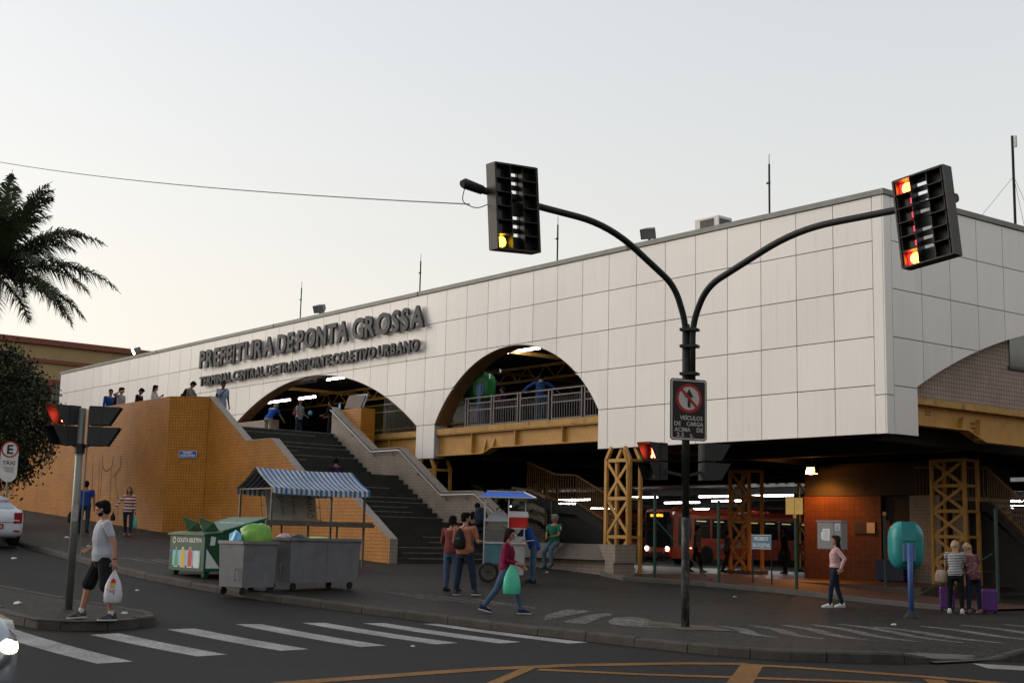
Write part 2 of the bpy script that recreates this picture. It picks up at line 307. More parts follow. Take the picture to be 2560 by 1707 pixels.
# terminal floors
brick_floor = tile('floor_brick', (.12, .06, .04), (.09, .045, .03), (.03, .02, .018), (1, 0, 1), .11, .42, .012, .4)
mb = MB(); LK = [(-8.2, -1.6), (-6.65, -2.2), (-4.75, -.9), (-2.9, -.3), (0, -.15), (2.52, -.05)]
xs2 = [-8.2, -7.4, -6.65, -5.7, -4.75, -3.8, -2.9, -1.5, 0, 1.2, 2.5]
def lk(x):
    for (a, b), (c, d) in zip(LK, LK[1:]):
        if a <= x <= c: return b + (d - b) * (x - a) / (c - a)
    return LK[-1][1]
for x in xs2: mb.v += [(x, lk(x), gz(x) + .05), (x, 3.62, gz(x) + .05)]
mb.f = [(2 * i, 2 * i + 2, 2 * i + 3, 2 * i + 1) for i in range(len(xs2) - 1)]; mb.m = [0] * len(mb.f)
fore = tag(mb.build('terminal_forecourt', brick_floor), kind='structure')
MB().loft([[V((x, lk(x) - .16, gz(x) - .1)), V((x, lk(x) + .16, gz(x) - .1)), V((x, lk(x) + .16, gz(x) + .1)), V((x, lk(x) - .15, gz(x) + .1))] for x in xs2]).build('low_kerb', concrete, fore)
red_floor = mat('platform_floor', (.035, .02, .016), .4, 0, .25, 1.5, .2, 40.)
tag(MB().bb(-80, -1.2, 3.6, 15, -.5, .45).build('bus_platform', [red_floor]), kind='structure')
tag(MB().bb(-120, 8.4, 15, 75, -.5, .3).build('bus_lane', asphalt), kind='structure')
# ---------------------------------------------------------------- terminal building
def panel_mat():
    m = mat('aluminium_cladding', (.69, .66, .63), .42, 0, .035, .35, 0, spec=.5); nt = m.node_tree; L = nt.links.new; b = nt.nodes['Principled BSDF']
    src = b.inputs['Base Color'].links[0].from_socket
    tc = N(nt, 'ShaderNodeTexCoord'); mp = N(nt, 'ShaderNodeMapping'); mp.inputs['Scale'].default_value = (5, 5, .22); L(tc.outputs['Object'], mp.inputs[0])
    nz = N(nt, 'ShaderNodeTexNoise', Scale=2., Detail=6., Roughness=.7); L(mp.outputs[0], nz.inputs['Vector'])
    r = N(nt, 'ShaderNodeMapRange'); r.inputs[1].default_value = .52; r.inputs[2].default_value = .85; r.inputs[3].default_value = 0; r.inputs[4].default_value = .55; L(nz.outputs[0], r.inputs[0])
    n2 = N(nt, 'ShaderNodeTexNoise', Scale=.25, Detail=3.); L(tc.outputs['Object'], n2.inputs['Vector'])
    mu = N(nt, 'ShaderNodeMath', operation='MULTIPLY'); L(r.outputs[0], mu.inputs[0]); L(n2.outputs[0], mu.inputs[1])
    x = N(nt, 'ShaderNodeMix', data_type='RGBA'); x.inputs[7].default_value = (.36, .31, .27, 1); L(mu.outputs[0], x.inputs[0]); L(src, x.inputs[6]); 
    oi = N(nt, 'ShaderNodeObjectInfo'); r3 = N(nt, 'ShaderNodeMapRange'); r3.inputs[3].default_value = .95; r3.inputs[4].default_value = 1.03; L(oi.outputs['Random'], r3.inputs[0])
    y = N(nt, 'ShaderNodeMix', data_type='RGBA', blend_type='MULTIPLY'); y.inputs[0].default_value = 1; L(x.outputs[2], y.inputs[6]); L(r3.outputs[0], y.inputs[7]); L(y.outputs[2], b.inputs['Base Color'])
    return m
clad = panel_mat()
dark = mat('dark_steel', (.016, .015, .014), .7, 0, .2)
black = mat('black_paint', (.012, .012, .012), .5, 0, .2)
coping_m = mat('coping_zinc', (.16, .165, .16), .55, .3, .15, 2.)
yellow = mat('yellow_steel', (.42, .22, .05), .5, 0, .12, 2., .08, 20., dirt=((.2, .1, .03), .45, 3.))
yellow_c = mat('yellow_concrete', (.42, .24, .07), .75, 0, .15, 2., .3, 30., dirt=((.08, .055, .03), .8, 4.))
brown_rib = mat('brown_rib', (.16, .085, .03), .6, 0, .2)
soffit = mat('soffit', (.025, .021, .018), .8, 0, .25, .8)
grey_steel = mat('grey_railing', (.1, .095, .1), .5, .2, .2)
deck_m = mat('deck_floor', (.12, .11, .1), .7, 0, .2)
tan_t = tile('tan_tile', (.46, .185, .022), (.39, .15, .017), (.12, .042, .007), (1, 0), .105, .35, .012, .5, .3)
tan_y = tile('tan_tile_y', (.46, .185, .022), (.39, .15, .017), (.12, .042, .007), (0, 1), .105, .35, .012, .5, .3)
tan_d = tile('tan_tile_d', (.46, .185, .024), (.39, .155, .018), (.11, .04, .008), (.735, .678), .105, .35, .012, .5, .2)
beige_t = tile('beige_tile', (.3, .245, .2), (.265, .215, .175), (.11, .085, .065), (1, 0), .105, .4, .01, .4, .3)
beige_y = tile('beige_tile_y', (.3, .245, .2), (.265, .215, .175), (.11, .085, .065), (0, 1), .105, .4, .01, .4, .3)
beige_h = tile('beige_tile_h', (.3, .245, .2), (.265, .215, .175), (.09, .07, .055), (1, 0, 1), .105, .4, .014, .4, .3)
B = thing('terminal_building', 'long white panelled bus terminal with two arches and dark raised lettering', 'building')
RZ = [10.431, 9.265, 8.024, 6.782, 5.540, 4.311]; PW = 1.22
ARCH = [(-14.5, 4.33, 5.05, 2.95), (-27.7, 7.75, 13.4, -5.38)]
def zbot(x):
    for c, h, R_, cz in ARCH:
        if abs(x - c) < h: return cz + math.sqrt(R_ * R_ - (x - c) ** 2)
    return 4.311
def cut_panel(x0, x1, z0, z1, fn, put, brk=()):
    # panel outline clipped from below by fn; split where the outline jumps
    cuts = [x0] + [c for c in brk if x0 + 1e-4 < c < x1 - 1e-4] + [x1]
    for a, b in zip(cuts, cuts[1:]):
        n = 8; top = []; low = []
        for i in range(n + 1):
            x = a + (b - a) * i / n; f = fn(min(max(x, a + 1e-4), b - 1e-4)); low.append((x, min(max(f, z0), z1)))
        if all(z > z1 - .01 for x, z in low): continue
        pts = [p for p in low if p[1] < z1 - 1e-4]; i0 = low.index(pts[0]); i1 = low.index(pts[-1])
        xa = low[max(0, i0 - 1)]; xb = low[min(n, i1 + 1)]
        poly = list(low[max(0, i0 - 1):min(n, i1 + 1) + 1])
        if all(abs(p[1] - z0) < 1e-4 for p in poly): poly = [poly[0], poly[-1]]
        poly += ([(poly[-1][0], z1)] if poly[-1][1] < z1 - 1e-3 else []) + ([(poly[0][0], z1)] if poly[0][1] < z1 - 1e-3 else [])
        if len(poly) >= 3: put(poly)
BRK = [c + s * h for c, h, *_ in ARCH for s in (-1, 1)]
G2 = .011
def put_front(poly): MB().prism(poly, -.045, -.005, 'Y').build('panel', clad, B)
for k in range(46):
    for r in range(5):
        x1 = -PW * k - G2; x0 = -PW * (k + 1) + G2
        cut_panel(x0, x1, RZ[r + 1] + G2, RZ[r] - G2, lambda x: zbot(x) if zbot(x) > 4.32 else 4.311, put_front, BRK)
MB().prism([(0 + G2, 5.3), (.3, 5.3), (.3, 10.43), (G2, 10.43)], -.05, -.005, 'Y').build('corner_trim', clad, B)
MB().prism([(0 + G2, 4.315), (.3, 4.315), (.3, 5.28), (G2, 5.28)], -.05, -.005, 'Y').build('corner_trim', clad, B)
# backing wall with the arched openings
xsb = sorted(set([-56.1, .27] + BRK + [b + e for b in BRK for e in (-1e-3, 1e-3)] + [-56 + .25 * i for i in range(225)]))
mb = MB()
for a, b in zip(xsb, xsb[1:]):
    za, zb_ = zbot(a + 1e-4), zbot(b - 1e-4); vs = [(a, 0, za + .03), (b, 0, zb_ + .03), (b, 0, 10.4), (a, 0, 10.4), (a, .25, za + .03), (b, .25, zb_ + .03), (b, .25, 10.4), (a, .25, 10.4)]
    mb.add(vs, [(0, 1, 2, 3), (5, 4, 7, 6), (4, 5, 1, 0)])
mb.build('facade_backing', dark, B)
for (c, h, R_, cz), dp in zip(ARCH, (.3, .2)):      # brown arch ribs behind the openings
    mb = MB(); n = 28; sec = []
    for i in range(n + 1):
        x = c - h + 2 * h * i / n; z = cz + math.sqrt(R_ * R_ - (x - c) ** 2); x2 = c + (x - c) * .985
        sec.append([V((x, .02, z)), V((x, .28 + dp, z)), V((x2, .28 + dp, z - .025)), V((x2, .02, z - .02))])
    mb.loft(sec).build('arch_rib', brown_rib, B, False)
# pilaster side returns
MB().bb(-19.9, -18.84, .0, .5, 4.32, 5.52).build('pilaster_core', mat('pilaster_grey', (.34, .34, .35), .45), B)
mb = MB(); mb.bb(-56.2, .38, -.09, .3, 10.44, 10.585); cop = mb.build('coping', coping_m, B)
for x in (-8.9, -20.1, -31, -43): MB().bb(x - .02, x + .02, -.1, .31, 10.435, 10.592).build('coping_joint', dark, cop)
# side facade
D2 = V((.057, 1, 0)).normalized(); O2 = V((.3, 0, 0)); N2 = V((D2.y, -D2.x, 0))
def sidept(s, z, out=0): return O2 + D2 * s + N2 * out + V((0, 0, z))
SA = (11., 9.8, 20.7, -12.65)
def zbot2(s):
    if s > 1.2: return SA[3] + math.sqrt(SA[2] ** 2 - (s - SA[0]) ** 2)
    return 4.311
def side_prism(poly, o0, o1, name, m, parent=None):
    mb = MB(); n = len(poly); vs = [sidept(s, z, o0) for s, z in poly] + [sidept(s, z, o1) for s, z in poly]
    mb.add(vs, [tuple(range(n - 1, -1, -1)), tuple(range(n, 2 * n))] + [(i, (i + 1) % n, n + (i + 1) % n, n + i) for i in range(n)])
    return mb.build(name, m, parent or B)
for k in range(8):
    for r in range(5):
        cut_panel(.26 + PW * k + G2, .26 + PW * (k + 1) - G2, RZ[r + 1] + G2, RZ[r] - G2, zbot2, lambda p: side_prism(p, 0, .04, 'panel', clad), [1.2])
side_prism([(-.04, 5.3), (.25, 5.3), (.25, 10.43), (-.04, 10.43)], 0, .045, 'corner_trim', clad); side_prism([(-.04, 4.315), (.25, 4.315), (.25, 5.28), (-.04, 5.28)], 0, .045, 'corner_trim', clad)
side_prism([(-.09, 10.44), (10, 10.44), (10, 10.585), (-.09, 10.585)], -.25, .09, 'coping', coping_m)
pts = [(1.21 + .3 * i, zbot2(1.21 + .3 * i) + .03) for i in range(29)]
side_prism([(0, 4.33), (1.18, 4.33)] + pts + [(pts[-1][0], 10.4), (0, 10.4)], -.25, -.003, 'facade_backing', dark)
side_prism([(0.5, 5.345), (9.8, 5.345), (9.8, 8.4), (0.5, 8.4)], -.6, -.3, 'tiled_wall', tile('pink_tile', (.36, .27, .225), (.32, .24, .2), (.1, .07, .055), (0, 1), .12, .45, .014, .5, .25))
wn = side_prism([(5.8, 6.59), (8.2, 6.59), (8.2, 7.6), (5.8, 7.6)], -.31, -.27, 'window', mat('window_glass', (.05, .065, .07), .12, 0, .1, spec=.8))
side_prism([(5.72, 6.5), (8.3, 6.5), (8.3, 6.585), (5.72, 6.585)], -.3, -.24, 'window_sill', concrete, wn)
side_prism([(.9, 5.17), (9.8, 5.17), (9.8, 5.345), (.9, 5.345)], -.45, -.1, 'slab_edge', yellow_c)
gd = side_prism([(.9, 4.66), (3.6, 4.66), (4.38, 4.39), (9.8, 4.36), (9.8, 5.165), (.9, 5.165)], -.35, -.3, 'girder', yellow)
side_prism([(.9, 4.63), (3.6, 4.63), (4.38, 4.36), (9.8, 4.33), (9.8, 4.36), (4.38, 4.392), (3.6, 4.66), (.9, 4.66)], -.48, -.14, 'flange', yellow, gd)
for s in (3.45, 4.2): side_prism([(s - .1, 4.66 if s < 4 else 4.42), (s + .1, 4.66 if s < 4 else 4.42), (s - .02, 4.98)], -.299, -.16, 'gusset', yellow, gd)
bm_ = mat('bolt_dark', (.06, .035, .015), .6)
for s, z in [(1.28, 5.03), (1.28, 4.95), (2.0, 5.03), (2.12, 5.03), (2.0, 4.95), (2.12, 4.95)] + [(3.95 + a * .1, 4.85 - .12 * b) for a in range(2) for b in range(4)]:
    side_prism([(s - .018, z - .018), (s + .018, z - .018), (s + .018, z + .018), (s - .018, z + .018)], -.3, -.275, 'bolt', bm_, gd)
# slabs, ceilings, back walls
MB().bb(-56, -.1, .26, 18, 5.0, 5.35).build('deck_slab', deck_m, B)
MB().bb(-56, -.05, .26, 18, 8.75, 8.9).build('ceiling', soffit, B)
MB().bb(-56, -.02, .26, 18.2, 10.1, 10.4).build('roof_slab', concrete, B)
MB().bb(-56, -.1, 17.8, 18, 4.6, 10.1).build('back_wall', dark, B)
MB().bb(-56.05, -55.8, .26, 18, 0, 10.1).build('end_wall', concrete, B)
MB().bb(-.4, -.1, 1.4, 18, 5.36, 8.75).build('partition_wall', dark, B)
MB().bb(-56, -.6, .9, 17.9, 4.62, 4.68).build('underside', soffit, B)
for i in range(7): MB().bb(-50 + 8.2 * i, -49.7 + 8.2 * i, .9, 17.9, 4.25, 4.62).build('cross_beam', dark, B)
for y in (4.5, 9, 13.5, 17.4): MB().bb(-56, -.6, y, y + .25, 4.18, 4.619).build('cross_beam', dark, B)
MB().bb(-10.1, -.2, .02, .3, 4.33, 5.4).build('edge_beam', dark, B)
# slab edge and girder of the balcony arch, and of the entrance arch
def girder(x0, x1, kink, stiff, gus):
    MB().bb(x0, x1, .03, .5, 5.165, 5.365).build('slab_edge', yellow_c, B)
    if kink: poly = [(x0, 4.42), (kink[0], 4.42), (kink[1], 4.61), (x1, 4.6), (x1, 5.162), (x0, 5.162)]
    else: poly = [(x0, 4.42), (x1, 4.42), (x1, 5.162), (x0, 5.162)]
    gd = MB().prism(poly, .2, .24, 'Y').build('girder', yellow, B)
    lo = [p for p in poly if p[1] < 5]; MB().prism([(x, z - .03) for x, z in lo] + [(x, z - .001) for x, z in lo[::-1]], .04, .42, 'Y').build('flange', yellow, gd)
    MB().bb(x0, x1, .05, .42, 5.13, 5.161).build('flange', yellow, gd)
    for x in stiff: MB().bb(x - .015, x + .015, .06, .199, 4.62 if kink and x > kink[1] else 4.425, 5.125).build('stiffener', yellow, gd)
    for x in gus: MB().prism([(.06, 4.45 if x < kink[0] + .1 else 4.62), (.199, 4.45 if x < kink[0] + .1 else 4.62), (.199, 4.95)], x - .02, x + .02, 'X').build('gusset', yellow, gd)
girder(-18.82, -10.12, (-16.1, -15.6), (-16.75, -14.37, -11.98), (-16.08, -15.6))
girder(-35, -19.92, None, (-23.2, -21.9), ())
# truss columns
def truss(x, y, z0, z1, wx=1.0, wy=.7, m=yellow, bays=4, fl=True):
    r = thing('x', None, None); r.name = 'truss_column'; r.parent = B; r.location = (x, y, z0); h = z1 - z0; zt = h - .35 if fl else h
    for sx in (-1, 1):
        for sy in (-1, 1):
            cx_, cy_ = sx * wx / 2, sy * wy / 2
            MB().bar((cx_, cy_, 0), (cx_, cy_, zt), .1, .1).build('chord', m, r)
            if fl: MB().bar((cx_, cy_, zt - .02), (cx_ - sx * .22, cy_, h), .1, .1).build('chord', m, r)
    for k in range(bays + 1):
        z = .05 + (zt - .1) * k / bays
        for sy in (-1,): MB().bar((-wx / 2, sy * wy / 2, z), (wx / 2, sy * wy / 2, z), .05, .1).build('strut', m, r)
        for sx in (-1, 1): MB().bar((sx * wx / 2, -wy / 2, z), (sx * wx / 2, wy / 2, z), .05, .08).build('strut', m, r)
        if k < bays:
            zn = .05 + (zt - .1) * (k + 1) / bays; a, b = (z, zn) if k % 2 else (zn, z)
            for sy in (-1,):
                for q in (1, -1): MB().bar((-q * wx / 2, sy * (wy / 2 + .01 * q), a), (q * wx / 2, sy * (wy / 2 + .01 * q), b), .04, .09).build('brace', m, r)
    MB().bb(-wx / 2 - .15, wx / 2 + .15, -wy / 2 - .15, wy / 2 + .15, -.15, .12).build('base_block', concrete, r)
    return r
t1 = truss(-8.92, -.15, .45, 4.31, 1.0, .45, yellow, 3)
MB().tube([(.62, -.42, .0), (.62, -.42, 3.3), (.45, -.42, 3.75)], .05).build('drain_pipe', yellow, t1)
for z in (.9, 1.9, 2.9): MB().tube([(.62, -.42, z), (.62, -.42, z + .08)], .062).build('pipe_collar', yellow, t1)
truss(-19.35, .4, .9, 4.31); truss(-12.2, 9.3, .45, 4.18, .9, .7, yellow, 4, False); truss(-2.6, 7.6, .3, 4.18, 1.1, .7, yellow, 5, False); truss(-18.3, 21, .3, 4.4, .8, .8, yellow, 4, False); truss(-30.5, 15.5, .3, 4.4, .8, .8, yellow, 4, False)
# balcony railing
rl = thing('x', None, None); rl.name = 'balcony_railing'; rl.parent = B; rl.location = (0, .38, 5.36)
PX = [(-17.52, -17.37), (-16.05, -15.91), (-14.62, -14.47), (-13.01, -12.84), (-11.39, -11.24), (-10, -9.9)]
for a, b in PX:
    for x in (a, b): MB().bb(x - .03, x + .03, -.03, .03, 0, 1.03).build('post', grey_steel, rl)
for (a, b), (c, d) in zip(PX, PX[1:]):
    for z in (.08, .62, .86): MB().bb(b + .031, c - .031, -.02, .02, z - .02, z + .02).build('rail', grey_steel, rl)
    n = max(3, int((c - b) / .12))
    for i in range(1, n): MB().bb(b + (c - b) * i / n - .009, b + (c - b) * i / n + .009, -.009, .009, .101, .6).build('baluster', grey_steel, rl)
    for i in range(1, n, 1): MB().bb(b + (c - b) * i / n - .006, b + (c - b) * i / n + .006, -.006, .006, .641, .839).build('spacer', grey_steel, rl)
MB().bb(-17.56, -9.8, -.045, .045, 1.031, 1.075).build('handrail', grey_steel, rl)
# inner fence behind the entrance arch
fr = thing('x', None, None); fr.name = 'security_grille'; fr.parent = B; fr.location = (0, .75, 5.36)
for i in range(34): MB().bb(-23.3 + .105 * i - .008, -23.3 + .105 * i + .008, -.008, .008, 0, 2.2).build('bar', grey_steel, fr)
for z in (.05, .95, 1.25, 2.2): MB().bb(-23.35, -19.7, -.015, .015, z - .015, z + .015).build('rail', grey_steel, fr)
# interior: yellow roof trusses, gate frame and glass, fluorescent tubes
def roof_truss(y, x0, x1, z):
    r = thing('x', None, None); r.name = 'roof_truss'; r.parent = B; r.location = (0, y, z)
    MB().bb(x0, x1, -.05, .05, 0, .1).build('chord', yellow, r); MB().bb(x0, x1, -.05, .05, .55, .65).build('chord', yellow, r)
    n = int((x1 - x0) / .6)
    for i in range(n):
        a = x0 + (x1 - x0) * i / n; b = x0 + (x1 - x0) * (i + 1) / n; MB().bar((a, 0, .05 if i % 2 else .6), (b, 0, .6 if i % 2 else .05), .03, .05).build('brace', yellow, r)
roof_truss(6.5, -54, -1, 7.9); roof_truss(12, -54, -1, 7.9)
for x in (-34, -22, -16.8): MB().bar((x, .9, 8.2), (x + .6, 17, 8.2), .1, .14).build('roof_purlin', yellow, B)
gm = mat('gate_yellow', (.24, .17, .03), .6, 0, .2)
gt = thing('x', None, None); gt.name = 'ticket_gate'; gt.parent = B; gt.location = (-31, 7, 5.36)
MB().bb(-4, 6, .1, .14, 0, 2.3).build('screen', mat('smoked_screen', (.05, .045, .012), .3, 0, .2), gt)
for x in (-4, -1.5, 1, 3.5, 6): MB().bb(x - .05, x + .05, -.05, .05, 0, 2.4).build('post', gm, gt)
for z in (1.15, 2.0, 2.35): MB().bb(-4, 6, -.04, .04, z - .04, z + .04).build('rail', gm, gt)
tube_m = glow('fluorescent', (1, .97, .95), 7.); housing = mat('tube_housing', (.5, .5, .5), .5)
tube_off = mat('unlit_tube', (.5, .48, .45), .4)
def lamp_tube(x0, x1, y, z, name='fluorescent_lamp', on=True, parent=B, ang=0):
    r = thing('x', None, None); r.name = name; r.parent = parent; r.location = ((x0 + x1) / 2, y, z); r.rotation_euler = (0, 0, ang); h = (x1 - x0) / 2
    MB().bb(-h, h, -.05, .05, .045, .1).build('housing', housing, r); MB().tube([(-h, 0, 0), (h, 0, 0)], .04, 8).build('tube', tube_m if on else tube_off, r)
for x0, x1, y, z, on in ((-29.72, -28.14, 2, 8.22, 1), (-34.94, -32.9, 2, 7.55, 1), (-32.08, -30.69, 2, 7.54, 1), (-32.78, -30.69, 2, 8.23, 0), (-17.38, -15.43, 2, 8.23, 1), (-19.56, -17.63, 2, 7.56, 0)): lamp_tube(x0, x1, y, z, on=on)
# raised lettering
let_m = mat('letter_grey', (.04, .042, .046), .6, 0, .1)
FM = facing((0, -1, 0))
def lettering(words, z, size, bold, ext):
    for wd, xa, xb in words:
        c = bpy.data.curves.new('t', 'FONT'); c.size = 1; adv = []
        # measure each glyph with the running text so that spacing stays natural
        wid = []
        for ch in wd:
            c.body = ch; t = bpy.data.objects.new('t', c); me = ev_mesh(t); xs_ = [v.co.x for v in me.vertices]; wid.append((min(xs_), max(xs_))); bpy.data.meshes.remove(me); bpy.data.objects.remove(t)
        gap = .1; tot = sum(b - a for a, b in wid) + gap * (len(wd) - 1); sc = (xb - xa) / tot; x = xa
        for ch, (a, b) in zip(wd, wid):
            o = text_part(ch, 'letter', let_m, B, (x + (b - a) * sc / 2, -.2, z), size, FM, ext, bold, 1., 'LEFT', width=(b - a) * sc * 1.04)
            me = o.data; mid = (min(v.co.x for v in me.vertices) + max(v.co.x for v in me.vertices)) / 2; dx = x + (b - a) * sc / 2 - mid
            for v in me.vertices: v.co.x += dx
            x += (b - a + gap) * sc
lettering([('PREFEITURA', -37.72, -30.65), ('DE', -30.3, -28.95), ('PONTA', -28.6, -24.65), ('GROSSA', -24.3, -19.45)], 9.2, 1.14, .036, .05)
lettering([('TERMINAL', -37.6, -34.45), ('CENTRAL', -34.25, -31.4), ('DE', -31.17, -30.32), ('TRANSPORTE', -30.12, -25.9), ('COLETIVO', -25.72, -22.6), ('URBANO', -22.4, -19.72)], 8.33, .6, .02, .05)
# roof things
def rod(x, y, z, h, bx=0):
    r = thing('lightning_rod', LAB.pop(0), 'lightning rod', (x, y, z), 0, 'rods along the roof edge')
    MB().tube([(0, 0, 0), (0, 0, h)], .028, 6).build('mast', dark, r); MB().tube([(0, 0, h), (0, 0, h + .28)], .01, 5).build('tip', dark, r); MB().bb(-.09, .03, -.02, .02, h * .62, h * .62 + .05).build('clamp', dark, r); MB().bb(-.07, .07, -.07, .07, -.02, .03).build('foot', dark, r)
LAB = ['thin lightning rod on the roof above the first words of the lettering', 'thin lightning rod on the roof above the end of the lettering', 'thin lightning rod on the roof above the balcony arch', 'thin lightning rod on the roof beside the air conditioning unit']
for x, h in ((-29.12, 1.4), (-20.3, 1.25), (-12.46, 1.3), (-3.5, 1.5)): rod(x, .15, 10.58, h)
r = thing('antenna_mast', 'tall thin antenna mast with guy wires on the side facade roof', 'antenna', (.5, 6.1, 10.58))
MB().tube([(0, 0, 0), (0, 0, 2.7)], .04, 8).build('mast', dark, r); MB().bb(.05, .13, -.03, .03, 2.35, 2.68).build('aerial', housing, r)
for a in (0, 2.1, 4.2): MB().tube([(0, 0, 1.5), (.9 * cos(a) * .3, 1.9 * sin(a), 0)], .006, 4).build('guy_wire', dark, r)
r = thing('air_conditioner', 'boxy white air conditioning unit standing on the roof edge', 'air conditioner', (-6.5, 1.2, 10.4))
MB().bb(-.5, .45, -.3, .3, .05, .8).build('casing', mat('ac_white', (.6, .6, .57), .5, 0, .1), r)
gr = MB().bb(-.28, .26, -.315, -.302, .1, .74).build('grille', mat('ac_grille', (.07, .05, .045), .6, 0, .5, 14.), r); MB().bb(.451, .463, -.26, .26, .12, .72).build('side_vent', mat('ac_vent', (.09, .08, .08), .6), r)
for x in (-.4, .35): MB().bb(x - .04, x + .04, -.28, .28, 0, .05).build('foot', dark, r)
def floodlight(x, lab, on=False):
    r = thing('floodlight', lab, 'floodlight', (x, .1, 10.585), .5 if not on else -.2, 'floodlights along the roof edge')
    MB().bb(-.03, .03, -.03, .03, 0, .14).build('bracket', dark, r)
    Mx = Matrix.Rotation(.5, 3, 'X')
    mb = MB(); vs = [Mx @ V(p) + V((0, 0, .3)) for p in [(-.24, -.2, -.16), (.24, -.2, -.16), (.24, -.2, .16), (-.24, -.2, .16), (-.14, .2, -.1), (.14, .2, -.1), (.14, .2, .1), (-.14, .2, .1)]]
    mb.add(vs, [(4, 5, 6, 7)[::-1], (0, 4, 7, 3), (1, 2, 6, 5), (3, 7, 6, 2), (0, 1, 5, 4)]).build('housing', mat('flood_grey', (.12, .125, .12), .5, .3), r)
    MB().add([Mx @ V(p) + V((0, 0, .3)) for p in [(-.22, -.19, -.14), (.22, -.19, -.14), (.22, -.19, .14), (-.22, -.19, .14)]], [(0, 1, 2, 3)]).build('lens', glow('flood_glow', (1, .62, .3), 8.) if on else mat('flood_lens', (.2, .2, .2), .2), r)
    return r
floodlight(-27.4, 'unlit floodlight on the roof above the word ponta'); floodlight(-8.14, 'unlit floodlight on the roof near the air conditioning unit')
fl = floodlight(-45.9, 'lit floodlight glowing warm on the roof near the far end', True)
# bus bays behind: lower roof, fluorescent rows, rear boundary
R2 = thing('bus_bay_canopy', 'low dark canopy with white edge beam over the bus lanes', 'canopy', (0, 0, 0))
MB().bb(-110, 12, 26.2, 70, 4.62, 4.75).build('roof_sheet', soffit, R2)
MB().bb(-26.4, -10, 26, 26.18, 4.5, 4.86).build('edge_beam', mat('white_steel', (.62, .6, .58), .5), R2)
for i in range(9): MB().lathe([(.14, 0), (.14, .02)], (-25.6 + .62 * i, 25.99, 4.75), 12, M=Matrix.Rotation(PI / 2, 3, 'X')).build('web_hole', dark, R2)
MB().bar((-22.4, 26.05, .3), (-22.4, 26.05, 4.5), .14, .14).build('post', mat('white_steel', (.62, .6, .58)), R2)
for x in (-75, -60, -45, -8): MB().bar((x, 34, .3), (x, 34, 4.62), .25, .25).build('post', yellow, R2)
for y in (30, 40, 50): MB().bb(-110, 12, y, y + .2, 4.3, 4.62).build('beam', dark, R2)
for x, y in ((-31.6, 28), (-28, 28), (-38, 28), (-36, 34), (-46, 30), (-50, 30), (-54, 36), (-42, 36), (-27, 36), (-23, 44), (-28, 50), (-20, 38), (-33, 50), (-60, 46), (-52, 48), (-15, 36), (-12, 46), (-17, 52), (-9, 40), (-66, 40), (-70, 50)):
    lamp_tube(x, x + 3.1, y, 4.12, parent=R2)
OB = thing('added_shade_block', 'plain ochre block added out of view to darken and warm the side facade', 'building', (27, 0, 0))  # unseen block, added to shade the side facade and bounce warm light onto it
MB().bb(0, 12, -14, 70, -.3, 13).build('wall', mat('warm_bounce_ochre', (.34, .24, .15), .9, 0, .12, .4), OB)
for i in range(12):
    for z in (1, 5, 9): MB().bb(-.06, .02, -11 + 6.6 * i, -8 + 6.6 * i, z, z + 2).build('window', mat('far_glass', (.03, .03, .035), .15), OB)
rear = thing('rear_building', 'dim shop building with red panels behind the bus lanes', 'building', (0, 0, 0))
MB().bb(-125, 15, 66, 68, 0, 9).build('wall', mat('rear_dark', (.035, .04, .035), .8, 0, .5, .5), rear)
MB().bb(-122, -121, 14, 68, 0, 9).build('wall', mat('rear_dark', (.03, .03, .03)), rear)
red_p = glow('red_panel', (.7, .02, .02), .1); shopw = glow('shop_window', (.8, .9, .8), .15)
for i in range(9): MB().bb(-96 + 5.6 * i, -92.4 + 5.6 * i, 65.8, 65.95, 3.1, 4.2).build('red_sign', red_p, rear)
for i in range(16): MB().bb(-96 + 3.2 * i, -94.2 + 3.2 * i, 65.8, 65.94, 1.6 + .3 * (i % 3), 2.7).build('window', shopw, rear)
# ---------------------------------------------------------------- staircase, terrace and what stands under the building
step_m = mat('dark_granite', (.022, .022, .021), .6, 0, .3, 2., .25, 30.)
nose_m = mat('worn_nosing', (.16, .15, .135), .8, 0, .4, 6.)
SC = thing('staircase', 'wide dark stone stairs with tan and beige tiled parapets climbing to the terrace', 'staircase', (0, 0, 0))
fl_ = []
for n, x0, tread, z0, rise in ((8, -12.25, .32, .72, .1575), (10, -16.6, .3, 1.98, .167), (10, -21.1, .3, 3.65, .171)):
    for i in range(n): fl_.append((x0 - tread * i, z0 + rise * (i + 1), rise, tread if i < n - 1 else {8: 2.11, 10: 1.8}[n]))
for i, (x, z, rise, tr) in enumerate(fl_):
    if i == len(fl_) - 1: tr = .6
    st = MB().bb(x - tr - .02, x, -6.14, -1.21, z - rise - .03, z - .001 * (i % 2)).build('step', step_m, SC)
    if rnd.random() < .75:
        a = rnd.choice((-6.1, -5.6, -6.1, -4.2)); b = rnd.choice((-1.25, -2.2, -1.25, -3.6)); MB().bb(x - .028, x + .004, a, b, z - .016, z + .004).build('nosing', nose_m, st)
prof = [(-12.1, 1.41), (-14.75, 3.0), (-16.65, 3.0), (-19.24, 4.62), (-21.03, 4.62), (-24.0, 6.36)]
tanw = MB().prism([(-24.0, 0), (-12.1, 0)] + prof, -6.4, -6.16, 'Y').build('parapet', tan_t, SC)
tag(tanw, 'parapet clad in small tan tiles')
def caps(par, y0, y1, m):
    for (a, b), (c, d) in zip(prof, prof[1:]): MB().prism([(a, b + .002), (c, d + .002), (c - (.012 if d > b + .1 else 0), d + .03), (a, b + .03)], y0, y1, 'Y').build('cap', m if d > b + .1 else MATS['cap_plain'], par)
mat('cap_plain', (.3, .25, .21), .6, 0, .2)
